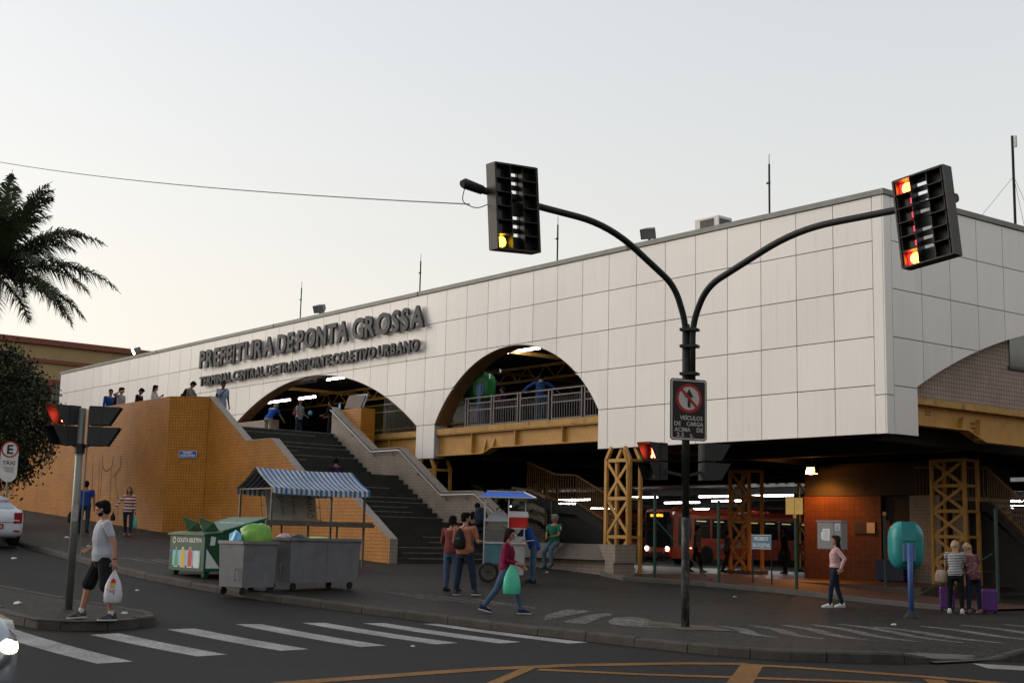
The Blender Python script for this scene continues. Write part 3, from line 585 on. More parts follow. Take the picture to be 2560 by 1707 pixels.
cap_t = tile('cap_tile', (.36, .31, .265), (.32, .27, .23), (.16, .12, .1), (1, 0, 1), .105, .4, .016, .4, .2)
caps(tanw, -6.42, -6.13, cap_t)
MB().bb(-12.098, -12.06, -6.41, -6.14, 0, 1.425).build('end_face', beige_y, tanw)
bgw = MB().prism([(-24.0, 0), (-12.1, 0)] + [(x, z + .02) for x, z in prof], -1.2, -.95, 'Y').build('parapet', beige_t, SC); tag(bgw, 'parapet clad in small beige tiles')
prof_ = prof; prof = [(x, z + .022) for x, z in prof]; caps(bgw, -1.23, -.92, cap_t); prof = prof_
MB().bb(-12.098, -12.06, -1.21, -.94, 0, 1.445).build('end_face', beige_y, bgw)
hr = MB().tube(fillet([(x + .02, -1.3, z - .08) for x, z in prof], .1), .028, 8).build('handrail', mat('rail_grey', (.2, .21, .23), .4, .5), SC)
for x, z in ((-13.2, 1.98), (-15.2, 2.9), (-16.3, 2.9), (-18, 3.75), (-19.6, 4.52), (-20.8, 4.52), (-22.4, 5.35), (-23.7, 6.1)): MB().tube([(x, -1.3, z - .03), (x, -1.3, z - .12), (x, -1.19, z - .14)], .012, 6).build('bracket', dark, hr)
# terrace with tan retaining wall
TW = thing('terrace', 'tan tiled retaining wall of the raised terrace with chamfered corner', 'wall', (0, 0, 0))
MB().prism([(-60, 0), (-25.07, 0), (-25.07, 6.36), (-33, 6.36), (-42.5, 5.52), (-60, 4.1)][::-1], -7.42, -7.2, 'Y').build('retaining_wall', tan_t, TW)
mb = MB(); mb.add([(-23.98, -6.42, 0), (-25.075, -7.43, 0), (-25.075, -7.43, 6.36), (-23.98, -6.42, 6.36), (-24.1, -6.1, 0), (-25.2, -7.15, 0), (-25.2, -7.15, 6.36), (-24.1, -6.1, 6.36)], [(0, 3, 2, 1), (3, 7, 6, 2), (4, 5, 6, 7), (0, 4, 7, 3)]).build('corner_wall', tan_d, TW)
MB().prism([(-36, -7.19), (-25.25, -7.15), (-24.15, -6.1), (-23.9, -6.1), (-23.9, -.02), (-36, -.02)], 5.05, 5.35, 'Z').build('terrace_floor', deck_m, TW)
MB().add([(-36, -7.19, 5.35), (-36, -.02, 5.35), (-60, -.02, 3.2), (-60, -7.19, 3.2), (-36, -7.19, 5), (-36, -.02, 5), (-60, -.02, 2.9), (-60, -7.19, 2.9)], [(0, 1, 2, 3), (7, 6, 5, 4)]).build('terrace_ramp', deck_m, TW)
MB().bb(-34.6, -29.8, -.7, -.25, 5.352, 6.28).build('low_wall', beige_t, TW)
MB().bb(-24.2, -22.35, -.93, -.3, 0, 6.3).build('tiled_block', tan_t, TW)
bd = thing('leaning_board', 'brown board with pale frame propped on the tiled block by the stairs', 'board', (-23.3, -.62, 6.3))
Mx = Matrix.Rotation(-.35, 3, 'X') @ Matrix.Rotation(.06, 3, 'Y')
MB().box((0, .0, .3), (1.2, .03, .55), M=Mx).build('panel', mat('board_brown', (.1, .075, .06), .7), bd)
fm_ = mat('frame_pale', (.33, .36, .4), .5)
for a, b in (((-.62, -.03, .06), (-.62, .16, .57)), ((.62, -.03, .06), (.62, .16, .57)), ((-.62, .16, .57), (.62, .16, .57))): MB().bar(a, b, .05, .05).build('frame', fm_, bd)
for x in (-.5, .5): MB().bar((x, .1, .4), (x, .28, 0), .03, .03).build('prop', dark, bd)
bt = thing('water_bottle', 'clear blue water bottle standing beside the leaning board', 'bottle', (-24.1, -.8, 6.3))
MB().lathe([(.04, 0), (.045, .03), (.045, .2), (.015, .27), (.015, .3)], n=10).build('bottle', mat('bottle_blue', (.3, .5, .62), .15), bt, True); MB().lathe([(.018, .3), (.018, .33)], n=8).build('cap', mat('cap_blue', (.05, .2, .5), .4), bt)
gp = mat('spray_paint', (.03, .022, .018), .8)
gl = [[(-31.95, 4.49), (-31.74, 2.74)], [(-31.22, 4.27), (-31.1, 2.61)], [(-30.93, 4.38), (-30.91, 4.02), (-30.7, 3.83), (-30.49, 3.77), (-30.1, 3.84), (-29.92, 3.99), (-29.9, 4.34)], [(-30.93, 4.02), (-30.91, 2.74)], [(-29.98, 3.84), (-29.94, 1.97)], [(-29.16, 4.35), (-29.12, 3.88), (-29.4, 3.7), (-29.73, 3.53)], [(-29.57, 3.54), (-29.2, 2.72), (-29.06, 1.85)], [(-32.73, 3.31), (-32.55, 3.24), (-32.35, 3.34)]]
for i, l in enumerate(gl):
    mb = MB(); w_ = .05 if i in (2, 5) else .028
    pts = fillet([V((x, 0, z)) for x, z in l], .25) if len(l) > 2 else [V((x, 0, z)) for x, z in l]
    A = []; Bp = []
    for k, p in enumerate(pts):
        d = (pts[min(k + 1, len(pts) - 1)] - pts[max(k - 1, 0)]).normalized(); n_ = V((-d.z, 0, d.x)) * w_ / 2; A.append(p + n_); Bp.append(p - n_)
    mb.add([(p.x, -7.424, p.z) for p in A + Bp], [(k, k + 1, len(pts) + k + 1, len(pts) + k) for k in range(len(pts) - 1)]).build('graffiti_stroke', gp, TW)
sg = thing('notice_plate', 'small blue notice plate forbidding posters on the tan wall corner', 'sign', (-24.47, -6.88, 4.15))
nf = V((.678, -.735, 0)); FMs = facing(nf); tx = V((.735, .678, 0))
blue_s = mat('sign_blue', (.02, .07, .3), .4); white_p = mat('white_print', (.7, .72, .75), .5)
def plate(parent, c, wd, ht, n_, m, name, off=0, th=.012):
    Mf = facing(n_); mb = MB(); return mb.box(V(c) + V(n_).normalized() * off, (wd, ht, th), M=Mf).build(name, m, parent)
plate(sg, (0, 0, .11), .66, .26, nf, white_p, 'border', .03); plate(sg, (0, 0, .11), .63, .23, nf, blue_s, 'plate', .037)
text_part('PROIBIDO', 'text', white_p, sg, V((0, 0, .125)) + nf * .045, .1, FMs, .001, .003, width=.36); text_part('COLAR CARTAZES', 'text', white_p, sg, V((0, 0, .03)) + nf * .045, .1, FMs, .001, .003, width=.54)
# seat wall by the truss column
SW = thing('seat_wall', 'low beige tiled seat wall with sloping top beside the yellow truss column', 'seat wall', (0, 0, 0))
slope_t = tile('slope_tile', (.12, .097, .082), (.1, .08, .067), (.05, .04, .033), (1, 0), .06, .5, .008, .5, .25)
MB().prism([(-1.5, 0), (-1.5, .96), (-1.78, .96), (-1.3, 1.41), (-.95, 1.41), (-.95, 0)], -16, -8.05, 'X').build('seat', [slope_t], SW)
MB().bb(-16, -8.06, -1.515, -1.5, 0, .95).build('base_face', beige_t, SW)
mb = MB().prism([(-8.24, 1.412), (-7.53, 1.412), (-7.53, .9), (-7.6, .9), (-7.6, 0), (-7.95, 0), (-7.95, .95)][::-1], -1.8, -.96, 'Y').build('end_pier', beige_t, SW)
# inner staircases
def inner_stairs(name, lab, y, wall, string, drop, rail_m):
    r = thing(name, lab, 'staircase', (0, y, 0))
    MB().prism(wall, 0, .25, 'Y').build('side_wall', beige_t, r)
    MB().prism(string + [(x, z - drop) for x, z in string[::-1]], -.05, .1, 'Y').build('stringer', MATS['dark_steel'], r)
    MB().prism(string + [(string[-1][0], .3), (string[0][0], .3)], .12, .2, 'Y').build('under_panel', MATS['dark_steel'], r)
    hb = 1.0
    for (a, b), (c, d) in zip(string, string[1:]):
        MB().bar((a, 0, b + hb), (c, 0, d + hb), .05, .05).build('handrail', rail_m, r); MB().bar((a, 0, b + .12), (c, 0, d + .12), .03, .03).build('rail', rail_m, r)
        n = max(2, int((abs(c - a) + abs(d - b)) / .13))
        for i in range(n): x = a + (c - a) * i / n; z = b + (d - b) * i / n; MB().bar((x, 0, z), (x, 0, z + hb), .018, .018).build('baluster', rail_m, r)
    for i in range(len(string) - 2, len(string) - 1):
        (a, b), (c, d) = string[i], string[i + 1]; n = max(1, int((b - d) / .18))
        for k in range(n): MB().bb(a + (c - a) * k / n, a + (c - a) * (k + 1) / n + .05, .1, 1.8, b - .18 * k - .06, b - .18 * k).build('step', step_m, r)
    return r
rail_b = mat('brown_rail', (.17, .09, .03), .6)
inner_stairs('inner_staircase', 'dark inner stairs with beige side wall behind the seated man', 2, [(-16.85, .4), (-15.0, .4), (-15.0, 3.02), (-15.94, 3.25), (-16.83, 3.35)], [(-15.95, 3.2), (-14.98, 2.9), (-14.46, 2.74), (-13.4, 2.68), (-11.3, 1.78)], .32, rail_b)
inner_stairs('inner_staircase', 'dark inner stairs with brown railing rising near the women with suitcases', 8, [(-2.95, .3), (-2.45, .3), (-2.45, 3.0), (-2.95, 3.3)], [(-4.2, 3.0), (-2.5, 2.95), (-1.75, 2.92), (1.6, -.05)], .3, rail_b)
# kiosk
KS = thing('kiosk', 'square brown tiled kiosk with small window under the terminal', 'kiosk', (-6.5, 8, .45))
brown_t = tile('brown_tile', (.1, .04, .02), (.08, .032, .016), (.035, .017, .011), (1, 0), .2, .35, .012, .4, .3)
MB().bb(-2.05, 1.0, 0, 4, 0, 2.68).build('wall', brown_t, KS); MB().bb(1.02, 2.1, .15, 4, 0, 2.68).build('door', dark, KS)
MB().bb(2.12, 3.2, -.1, 4, 0, 2.68).build('side_wall', beige_t, KS); MB().bb(-2.05, 3.2, .05, 4, 2.7, 3.75).build('fascia', dark, KS)
kw = MB().bb(-.02, .8, -.03, -.004, 1.48, 1.85).build('window', mat('kiosk_glass', (.05, .045, .04), .15), KS); MB().bb(.48, .78, -.045, -.031, 1.5, 1.83).build('paper', mat('paper_pale', (.4, .4, .33), .8), kw)
MB().bb(1.1, 1.25, .1, .145, .3, 1.9).build('red_strip', mat('dim_red', (.2, .02, .015), .5), KS)
wb = thing('waste_bin', 'dark blue square waste bin standing by the kiosk door', 'bin', (-4.75, 7.6, .45))
MB().bb(-.5, .5, -.3, .25, .05, .62).build('body', mat('navy_plastic', (.012, .016, .05), .4), wb); MB().bb(-.52, .52, -.32, .27, .62, .68).build('lid', mat('navy_plastic', (.012, .016, .05)), wb)
for x in (-.4, .4): MB().bb(x - .05, x + .05, -.2, .2, 0, .05).build('foot', dark, wb)
SL = thing('sodium_lamp', 'glowing orange sodium lamp fixed under the terminal above the kiosk', 'lamp', (-7.7, 7.3, 3.85))
MB().bar((0, .05, .1), (0, .05, .75), .03, .03).build('bracket', dark, SL); MB().bb(-.17, .17, -.02, .2, .03, .22).build('housing', dark, SL)
MB().add([(-.14, -.03, .2), (.14, -.03, .2), (.16, -.09, .0), (-.16, -.09, .0), (.16, .14, -.0), (-.16, .14, -.0)], [(0, 1, 2, 3)[::-1], (3, 2, 4, 5)[::-1]]).build('lens', glow('sodium', (1, .36, .06), 25.), SL)
sp = bpy.data.lights.new('sodium_light', 'SPOT'); sp.energy = 95; sp.color = (1, .3, .04); sp.spot_size = rad(150); sp.spot_blend = .6; sp.shadow_soft_size = .12
spo = bpy.data.objects.new('sodium_light', sp); COL.objects.link(spo); spo.parent = SL; spo.location = (0, -.12, -.03); spo.rotation_euler = (rad(8), 0, 0)
# posts and boards along the forecourt
green_s = mat('green_post', (.02, .05, .035), .5)
def fence_post(x, y, h, lab, cap=False, z=None):
    r = thing('fence_post', lab, 'post', (x, y, gz(x) + .02 if z is None else z), 0, 'green posts along the forecourt')
    MB().tube([(0, 0, 0), (0, 0, h)], .045, 8).build('shaft', green_s, r); MB().tube([(0, 0, h), (0, 0, h + .1)], .05, 8).build('cap', yellow if cap else green_s, r); MB().bb(-.08, .08, -.08, .08, 0, .02).build('base_plate', green_s, r); return r
fence_post(-7.0, -.75, 2.3, 'dark green post with slanting brace beside the yellow truss column'); fence_post(-5.34, .1, 2.2, 'slim dark green post standing before the orange bus')
fence_post(-2.6, 4.0, 2.1, 'dark green post with yellow cap between cabinet and phone hood', True, .3); fence_post(1.3, 3.2, 2.35, 'tall green post behind the women with suitcases', False, .1)
fence_post(-13.7, 1.2, 2.1, 'black post with stays behind the seat wall', False, .6)
for i, (a, b, lab) in enumerate((((-6.95, -.72, 2.1), (-5.6, .0, .5), 'thin slanting green brace leaning against a post'), ((-13.65, 1.25, 1.7), (-12.9, 1.3, .6), 'short dark stay bar leaning on the black post'), ((1.2, 3.15, 1.4), (-.2, 1.6, .2), 'thin green brace rod beside the women with suitcases'))):
    s_ = thing('brace_rod', lab, 'rod', b); d = V(a) - V(b); MB().tube([(0, 0, 0), d], .02, 6).build('rod', green_s, s_); MB().bb(-.05, .05, -.05, .05, -.01, .015).build('foot', green_s, s_)
yb = thing('yellow_board', 'blank yellow board on a dark green post by the kiosk', 'sign', (-3.46, 1.1, gz(-3.46) + .03))
MB().tube([(0, .03, 0), (0, .03, 2.45)], .045, 8).build('post', green_s, yb); MB().bb(-.3, .28, -.03, -.01, 2.02, 2.47).build('board', mat('board_yellow', (.55, .35, .09), .6), yb); MB().bb(-.05, .05, -.02, .02, 1.92, 2.02).build('clip', mat('orange_clip', (.4, .15, .03), .6), yb)
MB().bb(-.004, .004, -.034, -.031, 2.02, 2.47).build('seam', dark, yb)
bs = thing('bicycle_notice', 'blue plate forbidding bicycles fixed to slim posts before the bus', 'sign', (-4.9, 1.35, .4))
MB().tube([(.38, .03, 0), (.38, .03, 1.42)], .02, 6).build('post', dark, bs); MB().tube([(-.3, .03, 0), (-.3, .03, 1.42)], .02, 6).build('post', dark, bs)
plate(bs, (.04, 0, 1.18), .72, .4, (0, -1, 0), mat('sign_slate', (.1, .18, .25), .5), 'plate', 0)
for zz_ in (.99, 1.37): MB().bb(-.31, .39, -.012, -.007, zz_ - .006, zz_ + .006).build('border', white_p, bs)
text_part('PROIBIDO', 'text', white_p, bs, (.04, -.012, 1.22), .14, facing((0, -1, 0)), .001, .002, width=.5); text_part('BICICLETAS', 'text', white_p, bs, (.04, -.012, 1.04), .14, facing((0, -1, 0)), .001, .002, width=.6)
# neighbouring building
NB = thing('corner_building', 'yellow flat roofed building with red trim bands beyond the terminal end', 'building', (-96, 15, 0))
MB().bb(-14, 0, -60, 45, 0, 17.6).build('wall', mat('ochre_wall', (.3, .21, .1), .8, 0, .12, .4), NB)
trim = mat('red_trim', (.17, .055, .035), .7, 0, .15)
for z, h, o in ((17.6, .5, .35), (16.0, .35, .2), (14.3, .3, .2)): MB().bb(-14.2, o, -60.2, 45.2, z, z + h).build('trim_band', trim, NB)
for i in range(14):
    y = -40 + 5.6 * i; w_ = MB().bb(.02, .12, y, y + 4.2, 11.6, 14.2).build('window', mat('dull_glass', (.06, .06, .06), .2), NB); MB().bb(.1, .3, y - .75, y - .35, 9, 14.29).build('pilaster', trim, w_)
# overhead cable
cb = []
a, b = V((-60, -15.4, 24.85)), V((3.5, -15.72, 6.72))
for i in range(41): t = i / 40; p = a.lerp(b, t); p.z -= 4 * 1.1 * t * (1 - t); cb.append(p)
tag(MB().tube(cb, .011, 5).build('overhead_cable', mat('cable_grey', (.2, .2, .2), .6)), 'thin overhead cable sagging towards the signal arm', 'cable')
# ---------------------------------------------------------------- street things
pole_m = mat('worn_black_paint', (.012, .013, .012), .6, 0, .3, 4., .2, 40., dirt=((.16, .15, .14), .0, 6.))
pole_low = mat('peeling_black_paint', (.014, .015, .014), .65, 0, .3, 5., .3, 40., stretch=(1, 1, .45), dirt=((.17, .165, .155), .95, 7.))
sig_m = mat('signal_black', (.011, .011, .011), .45, 0, .2); sig_g = mat('signal_edge', (.03, .027, .025), .5)
SP = thing('traffic_signal', 'black double armed traffic signal pole with a truck ban sign', 'traffic signal', (3.5, -10.73, gz(3.5)))
MB().tube([(0, 0, -.02), (0, 0, .6), (.0, 0, 1.2), (0, 0, 1.9)], [.073, .07, .07, .07], 14).build('pole', pole_low, SP, True); MB().tube([(0, 0, 1.9), (0, 0, 5.35)], .069, 14).build('pole', pole_m, SP, True)
MB().tube(fillet([(0, 0, 4.9), (0, -.02, 5.4), (0, -.3, 6.02), (0, -1.93, 6.86), (0, -3.75, 6.9), (0, -4.75, 6.95)], .75, 8), .058, 12).build('arm', pole_m, SP, True)
MB().tube(fillet([(.1, .06, 4.35), (.12, .04, 5.38), (.5, 0, 5.98), (2.5, 0, 6.68), (4.7, 0, 6.66), (5.2, 0, 6.66)], .75, 8), .058, 12).build('arm', pole_m, SP, True)
for z in (4.45, 4.95, 5.25): MB().box((.06, .03, z), (.3, .24, .05), .4).build('clamp', pole_m, SP); MB().tube([(-.12, 0, z), (.24, .06, z)], .014, 6).build('clamp_bolt', pole_m, SP)
MB().tube(fillet([(.1, .06, 4.35), (.13, .08, 4.05), (.05, .06, 3.95)], .1), .01, 5).build('wire', sig_m, SP)
MB().tube([(0, -4.75, 6.95), (0, -5.1, 6.99), (0, -5.15, 6.97)], [.075, .085, .06], 10).build('arm_end_box', sig_m, SP); MB().tube(fillet([(0, -5.1, 6.9), (0, -5.15, 6.68), (0, -4.85, 6.62), (0, -4.6, 6.75)], .15), .008, 5).build('cable_loop', sig_m, SP)
MB().tube([(5.2, 0, 6.66), (5.5, 0, 6.66)], [.08, .07], 10).build('arm_end_box', sig_m, SP)
red_core = glow('red_core', (1, .36, .03), 3.2); red_lens = glow('red_lens', (1, .012, .02), .9); red_dash = glow('red_dash', (1, .02, .05), 1.6); amber = glow('amber_core', (1, .55, .03), 2.6); lens_off = mat('dark_lens', (.02, .012, .01), .2)
def signal_head(loc, rz_, tilt, lit):
    h = thing('x', None, None); h.name = 'signal_head'; h.parent = SP; h.location = loc; h.rotation_euler = (0, tilt, rz_)
    MB().bb(-.425, -.13, .02, .07, -.68, .68).build('backplate', sig_m, h); MB().bb(.12, .425, .02, .07, -.68, .68).build('backplate', sig_m, h)
    for a, b, c, d in ((-.425, .425, .68, .705), (-.425, .425, -.705, -.68)): MB().bb(a, b, -.12, .1, c, d).build('rim', sig_m, h)
    for x in (-.44, .44): MB().bb(x - .014, x + .014, -.12, .1, -.7, .7).build('rim', sig_g, h)
    for i in range(10):
        z = -.68 + 1.36 * i / 9.6; MB().bb(-.129, .119, .03, .05, z, z + (.15 if i in (0, 4, 9) else .085)).build('rung', sig_m, h)
    for r in range(6):
        z1 = .675 - .225 * r; z0 = z1 - .22
        for xa, xb in ((-.41, -.13), (.13, .41)):
            mb = MB(); mb.bb(xa, xb, -.15, .02, z1 - .012, z1); mb.bb(xa, xa + .012, -.1, .02, z0, z1 - .013); mb.bb(xb - .012, xb, -.13, .02, z0, z1 - .013); mb.build('visor', sig_m, h)
        c = (-.27, .01, (z0 + z1) / 2); st = lit.get(r)
        MB().lathe([(.088, 0), (.088, .01)], c, 18, M=Matrix.Rotation(PI / 2, 3, 'X')).build('lens', {'red': red_core, 'amber': amber}.get(st, lens_off), h)
        if st == 'red':
            MB().bb(-.4, -.14, .008, .016, z0 + .01, z1 - .02).build('reflector', red_lens, h)
            rl_ = bpy.data.lights.new('lens_light', 'POINT'); rl_.energy = 1.0; rl_.color = (1, .02, .03); rl_.shadow_soft_size = .05; lo = bpy.data.objects.new('lens_light', rl_); COL.objects.link(lo); lo.parent = h; lo.location = (-.27, -.07, (z0 + z1) / 2)
        if st == 'dash':
            for k in range(3): MB().bb(-.235, -.185, -.008, -.002, c[2] + .03 - .03 * k, c[2] + .042 - .03 * k).build('led_bar', red_dash, h)
    return h
signal_head((0.12, -4.19, 6.72), PI / 2, rad(-4.5), {5: 'amber'}); signal_head((5.07, -.14, 6.4), 0, rad(-6), {0: 'red', 1: 'dash', 2: 'dash', 3: 'dash', 4: 'dash', 5: 'red'})
# truck sign
sn = thing('x', None, None); sn.name = 'ban_sign'; sn.parent = SP; sn.location = (.09, -.03, 3.8); sn.rotation_euler = (0, 0, rad(-18)); sn['label'] = 'black and white sign banning goods vehicles'
def rrect(wd, ht, r, n=5):
    out = []
    for cx_, cy_, a0 in ((wd / 2 - r, ht / 2 - r, 0), (-wd / 2 + r, ht / 2 - r, 90), (-wd / 2 + r, -ht / 2 + r, 180), (wd / 2 - r, -ht / 2 + r, 270)):
        out += [(cx_ + r * cos(rad(a0 + 90 * i / n)), cy_ + r * sin(rad(a0 + 90 * i / n))) for i in range(n + 1)]
    return out
sw_, sb_, sr_ = mat('sign_white', (.42, .4, .38), .5, 0, .08), mat('sign_black', (.014, .013, .012), .5), mat('sign_red', (.3, .018, .015), .5)
for wd, ht, r, x0, m, nm in ((.74, 1.1, .06, 0, sb_, 'plate'), (.71, 1.07, .05, .007, sw_, 'border'), (.65, 1.01, .03, .012, sb_, 'face')): MB().prism(rrect(wd, ht, r), x0, x0 + .006, 'X').build(nm, m, sn)
circ = lambda R_, cy_, n=32: [(R_ * cos(2 * PI * i / n), cy_ + R_ * sin(2 * PI * i / n)) for i in range(n)]
MB().prism(circ(.262, .2), .018, .021, 'X').build('ring', sr_, sn); MB().prism(circ(.208, .2), .021, .024, 'X').build('disc', sw_, sn)
MB().prism([(-.028, .04), (.028, .04), (.028, .22), (.09, .22), (0, .37), (-.09, .22), (-.028, .22)], .024, .027, 'X').build('arrow', sb_, sn)
c45 = .7071; MB().prism([(-.17 - .018, .2 + .17 - .018), (-.17 + .018, .2 + .17 + .018), (.17 + .018, .2 - .17 + .018), (.17 - .018, .2 - .17 - .018)], .027, .03, 'X').build('slash', sr_, sn)
TX = facing((1, 0, 0))
for t, y, z, wd in (('VEÍCULOS', .05, -.185, .46), ('DE', -.23, -.29, .13), ('CARGA', .12, -.29, .34), ('ACIMA', -.13, -.395, .32), ('DE', .22, -.395, .13), ('2.5', -.17, -.49, .15), ('t.', .06, -.49, .07)): text_part(t, 'text', sw_, sn, (.02, y, z), .105, TX, .001, .002, width=wd)
# pedestrian signals
def ped_head(parent, loc, ang, lit):
    h = thing('x', None, None); h.name = 'pedestrian_signal_head'; h.parent = parent; h.location = loc; h.rotation_euler = (0, 0, rad(ang))
    gm2 = mat('ped_grey', (.02, .022, .022), .5)
    for k, z in enumerate((.17, -.17)):
        MB().bb(-.2, 0, -.16, .16, z - .155, z + .155).build('housing', gm2, h)
        mb = MB(); mb.add([(0, -.15, z + .15), (0, .15, z + .15), (.3, .15, z + .15), (.3, -.15, z + .15), (0, -.15, z - .15), (0, .15, z - .15), (.12, .15, z - .15), (.12, -.15, z - .15), (0, -.135, z + .135), (0, .135, z + .135), (.29, .135, z + .135), (.29, -.135, z + .135), (.11, .135, z - .15), (.11, -.135, z - .15), (0, .135, z - .15), (0, -.135, z - .15)],
            [(0, 3, 2, 1), (0, 4, 7, 3), (1, 2, 6, 5), (8, 9, 10, 11), (8, 11, 13, 15), (9, 14, 12, 10), (3, 11, 10, 2), (3, 7, 13, 11), (2, 10, 12, 6)]).build('visor', gm2, h)
        MB().bb(.001, .01, -.12, .12, z - .12, z + .12).build('lens', lens_off, h)
    if lit:
        z = .17; mb = MB(); mb.lathe([(.028, 0), (.028, .006)], (.012, 0, z + .085), 10, M=Matrix.Rotation(PI / 2, 3, 'Y'))
        for q in (((.014, -.03, z + .05), (.014, .03, z + .05), .03), ((.014, 0, z + .05), (.014, 0, z - .03), .055), ((.014, 0, z - .02), (.014, -.04, z - .11), .03), ((.014, 0, z - .02), (.014, .04, z - .11), .03)): mb.bar(q[0], q[1], .008, q[2], up=(0, 1, 0))
        mb.build('red_figure', glow('ped_red', (1, .16, .05), 5.), h)
        l_ = bpy.data.lights.new('lens_light', 'POINT'); l_.energy = .8; l_.color = (1, .03, .03); l_.shadow_soft_size = .05; lo = bpy.data.objects.new('lens_light', l_); COL.objects.link(lo); lo.parent = h; lo.location = (.07, 0, z)
    return h
for a, lit, off in ((-84, True, (-.36, -.44)), (63, True, (.3, .36))):
    ped_head(SP, (off[0], off[1], 2.88), a, lit); MB().bar((0, 0, 2.62), (off[0] * .9, off[1] * .9, 2.74), .04, .05).build('bracket', sig_m, SP)
LP = thing('pedestrian_signal', 'galvanised pole with red pedestrian signal on the traffic island', 'traffic signal', (-1.71, -19.7, gz(-1.71)))
galv = mat('galvanised', (.17, .175, .16), .45, .5, .25, 2., .1, 30., dirt=((.07, .06, .045), .5, 2.))
MB().tube([(0, 0, -.02), (0, 0, 3.27)], .062, 14).build('pole', galv, LP, True); MB().tube([(.07, .09, .9), (.07, .09, 3.3)], .012, 6).build('conduit', galv, LP)
MB().prism([(x * .9, z) for x, z in rrect(.09, .27, .005)], .0615, .064, 'X').build('sticker', mat('sticker_pale', (.3, .25, .24), .6, 0, .5, 30.), LP).location = (.0, -.02, 1.55)
for a, lit, off in ((-76, True, (-.12, -.25)), (60, False, (.14, .3))):
    ped_head(LP, (off[0], off[1], 2.98), a, lit); MB().bar((0, 0, 2.6), (off[0] * .8, off[1] * .8, 2.72), .05, .05).build('bracket', sig_m, LP)
MB().tube([(0, 0, 2.52), (0, 0, 2.68)], .085, 12).build('collar', sig_m, LP)
# taxi bay sign
TS = thing('taxi_bay_sign', 'round topped white parking sign with red ring beside the white car', 'sign', (-20.6, -14.52, gz(-20.6) - .55), rad(-20))
MB().tube([(0, 0, .5), (0, 0, 2.3)], .03, 8).build('post', galv, TS)
wp = mat('plate_white', (.5, .48, .46), .5, 0, .12, 5.)
pl = [(.25 * cos(a), 2.9 - .45 + .25 * sin(a)) for a in [PI + PI * i / 10 for i in range(11)]] + [(.25 * cos(a), 2.9 + .28 + .25 * sin(a)) for a in [PI * i / 10 for i in range(11)]]
Mt = Matrix.Rotation(rad(-9), 3, 'X')
o = MB().prism(pl, .03, .04, 'X').build('plate', wp, TS)
MB().prism(circ(.25, 3.18), .041, .044, 'X').build('ring', sr_, TS); MB().prism(circ(.2, 3.18), .044, .047, 'X').build('disc', wp, TS)
text_part('E', 'text', sb_, TS, (.05, 0, 3.05), .38, TX, .001, .012); text_part('TÁXI', 'text', sb_, TS, (.043, 0, 2.72), .16, TX, .001, .004, width=.36)
for k in range(3): MB().bb(.041, .043, -.15 + .03 * k, .15, 2.62 - .06 * k, 2.65 - .06 * k).build('print_line', mat('print_grey', (.2, .19, .18), .6), TS)
# recycling bin
grn = mat('bin_green', (.004, .055, .02), .5, 0, .15, 3., dirt=((.01, .03, .015), .4, 4.)); grn2 = mat('bin_green_lid', (.03, .1, .055), .45, 0, .15)
GB = thing('recycling_container', 'green steel recycling container with bottle picture and open flaps by the kerb', 'recycling bin', (-7.95, -13.95, gz(-7.95) + .0), rad(3))
pr_ = [(-.75, .13), (-.75, .93), (-.42, .97), (.75, 1.3), (.75, .13)]
MB().prism(pr_, -.78, .78, 'X').build('body', grn, GB)
MB().prism([(-.8, .915), (-.8, .955), (-.42, .995), (-.42, .972), (-.78, .915)][::-1], -.82, .82, 'X').build('front_ledge', grn2, GB)
MB().prism([(-.34, .995), (-.34, 1.03), (.8, 1.35), (.8, 1.31)][::-1], -.82, .82, 'X').build('lid', grn2, GB)
for xa, xb in ((-.72, -.06), (0, .66)): MB().add([(xa, -.36, .98), (xb, -.36, 1.02), (xb, -.5, 1.2), (xa, -.5, 1.33), (xa, -.34, .98), (xb, -.34, 1.02), (xb, -.48, 1.2), (xa, -.48, 1.33)], [(0, 1, 2, 3), (7, 6, 5, 4), (3, 2, 6, 7), (1, 5, 6, 2), (0, 3, 7, 4)]).build('flap', grn, GB)
for x in (-.68, .68):
    for y in (-.65, .65): MB().add([(x - .09, y - .07, .13), (x + .09, y - .07, .13), (x + .09, y + .07, .13), (x - .09, y + .07, .13), (x - .04, y - .05, 0), (x + .04, y - .05, 0), (x + .04, y + .05, 0), (x - .04, y + .05, 0)], [(0, 1, 5, 4), (1, 2, 6, 5), (2, 3, 7, 6), (3, 0, 4, 7), (4, 5, 6, 7)]).build('leg', grn, GB)
FY = facing((0, -1, 0)); wl = mat('white_vinyl', (.5, .52, .5), .5, 0, .1)
text_part('COLETA SELETIVA', 'text', wl, GB, (.1, -.755, .76), .13, FY, .001, .004, width=1.12)
MB().prism([(.075 * cos(a) - .58, .8 + .075 * sin(a)) for a in [PI * i / 8 for i in range(16)]], -.757, -.753, 'Y').build('recycling_mark', wl, GB); MB().prism([(.045 * cos(a) - .58, .8 + .045 * sin(a)) for a in [PI * i / 8 for i in range(16)]], -.76, -.757, 'Y').build('recycling_mark', grn, GB)
MB().bb(-.62, .62, -.757, -.752, .24, .58).build('picture_panel', mat('vinyl_blue', (.16, .4, .6), .5), GB)
bot = [(-.06, 0), (.06, 0), (.065, .12), (.065, .22), (.025, .3), (.025, .42), (-.025, .42), (-.025, .3), (-.065, .22), (-.065, .12)]; can = [(-.08, 0), (.08, 0), (.085, .3), (.05, .38), (.03, .44), (-.03, .44), (-.05, .38), (-.085, .3)]; crt = [(-.09, 0), (.09, 0), (.09, .3), (.07, .36), (-.07, .36), (-.09, .3)]
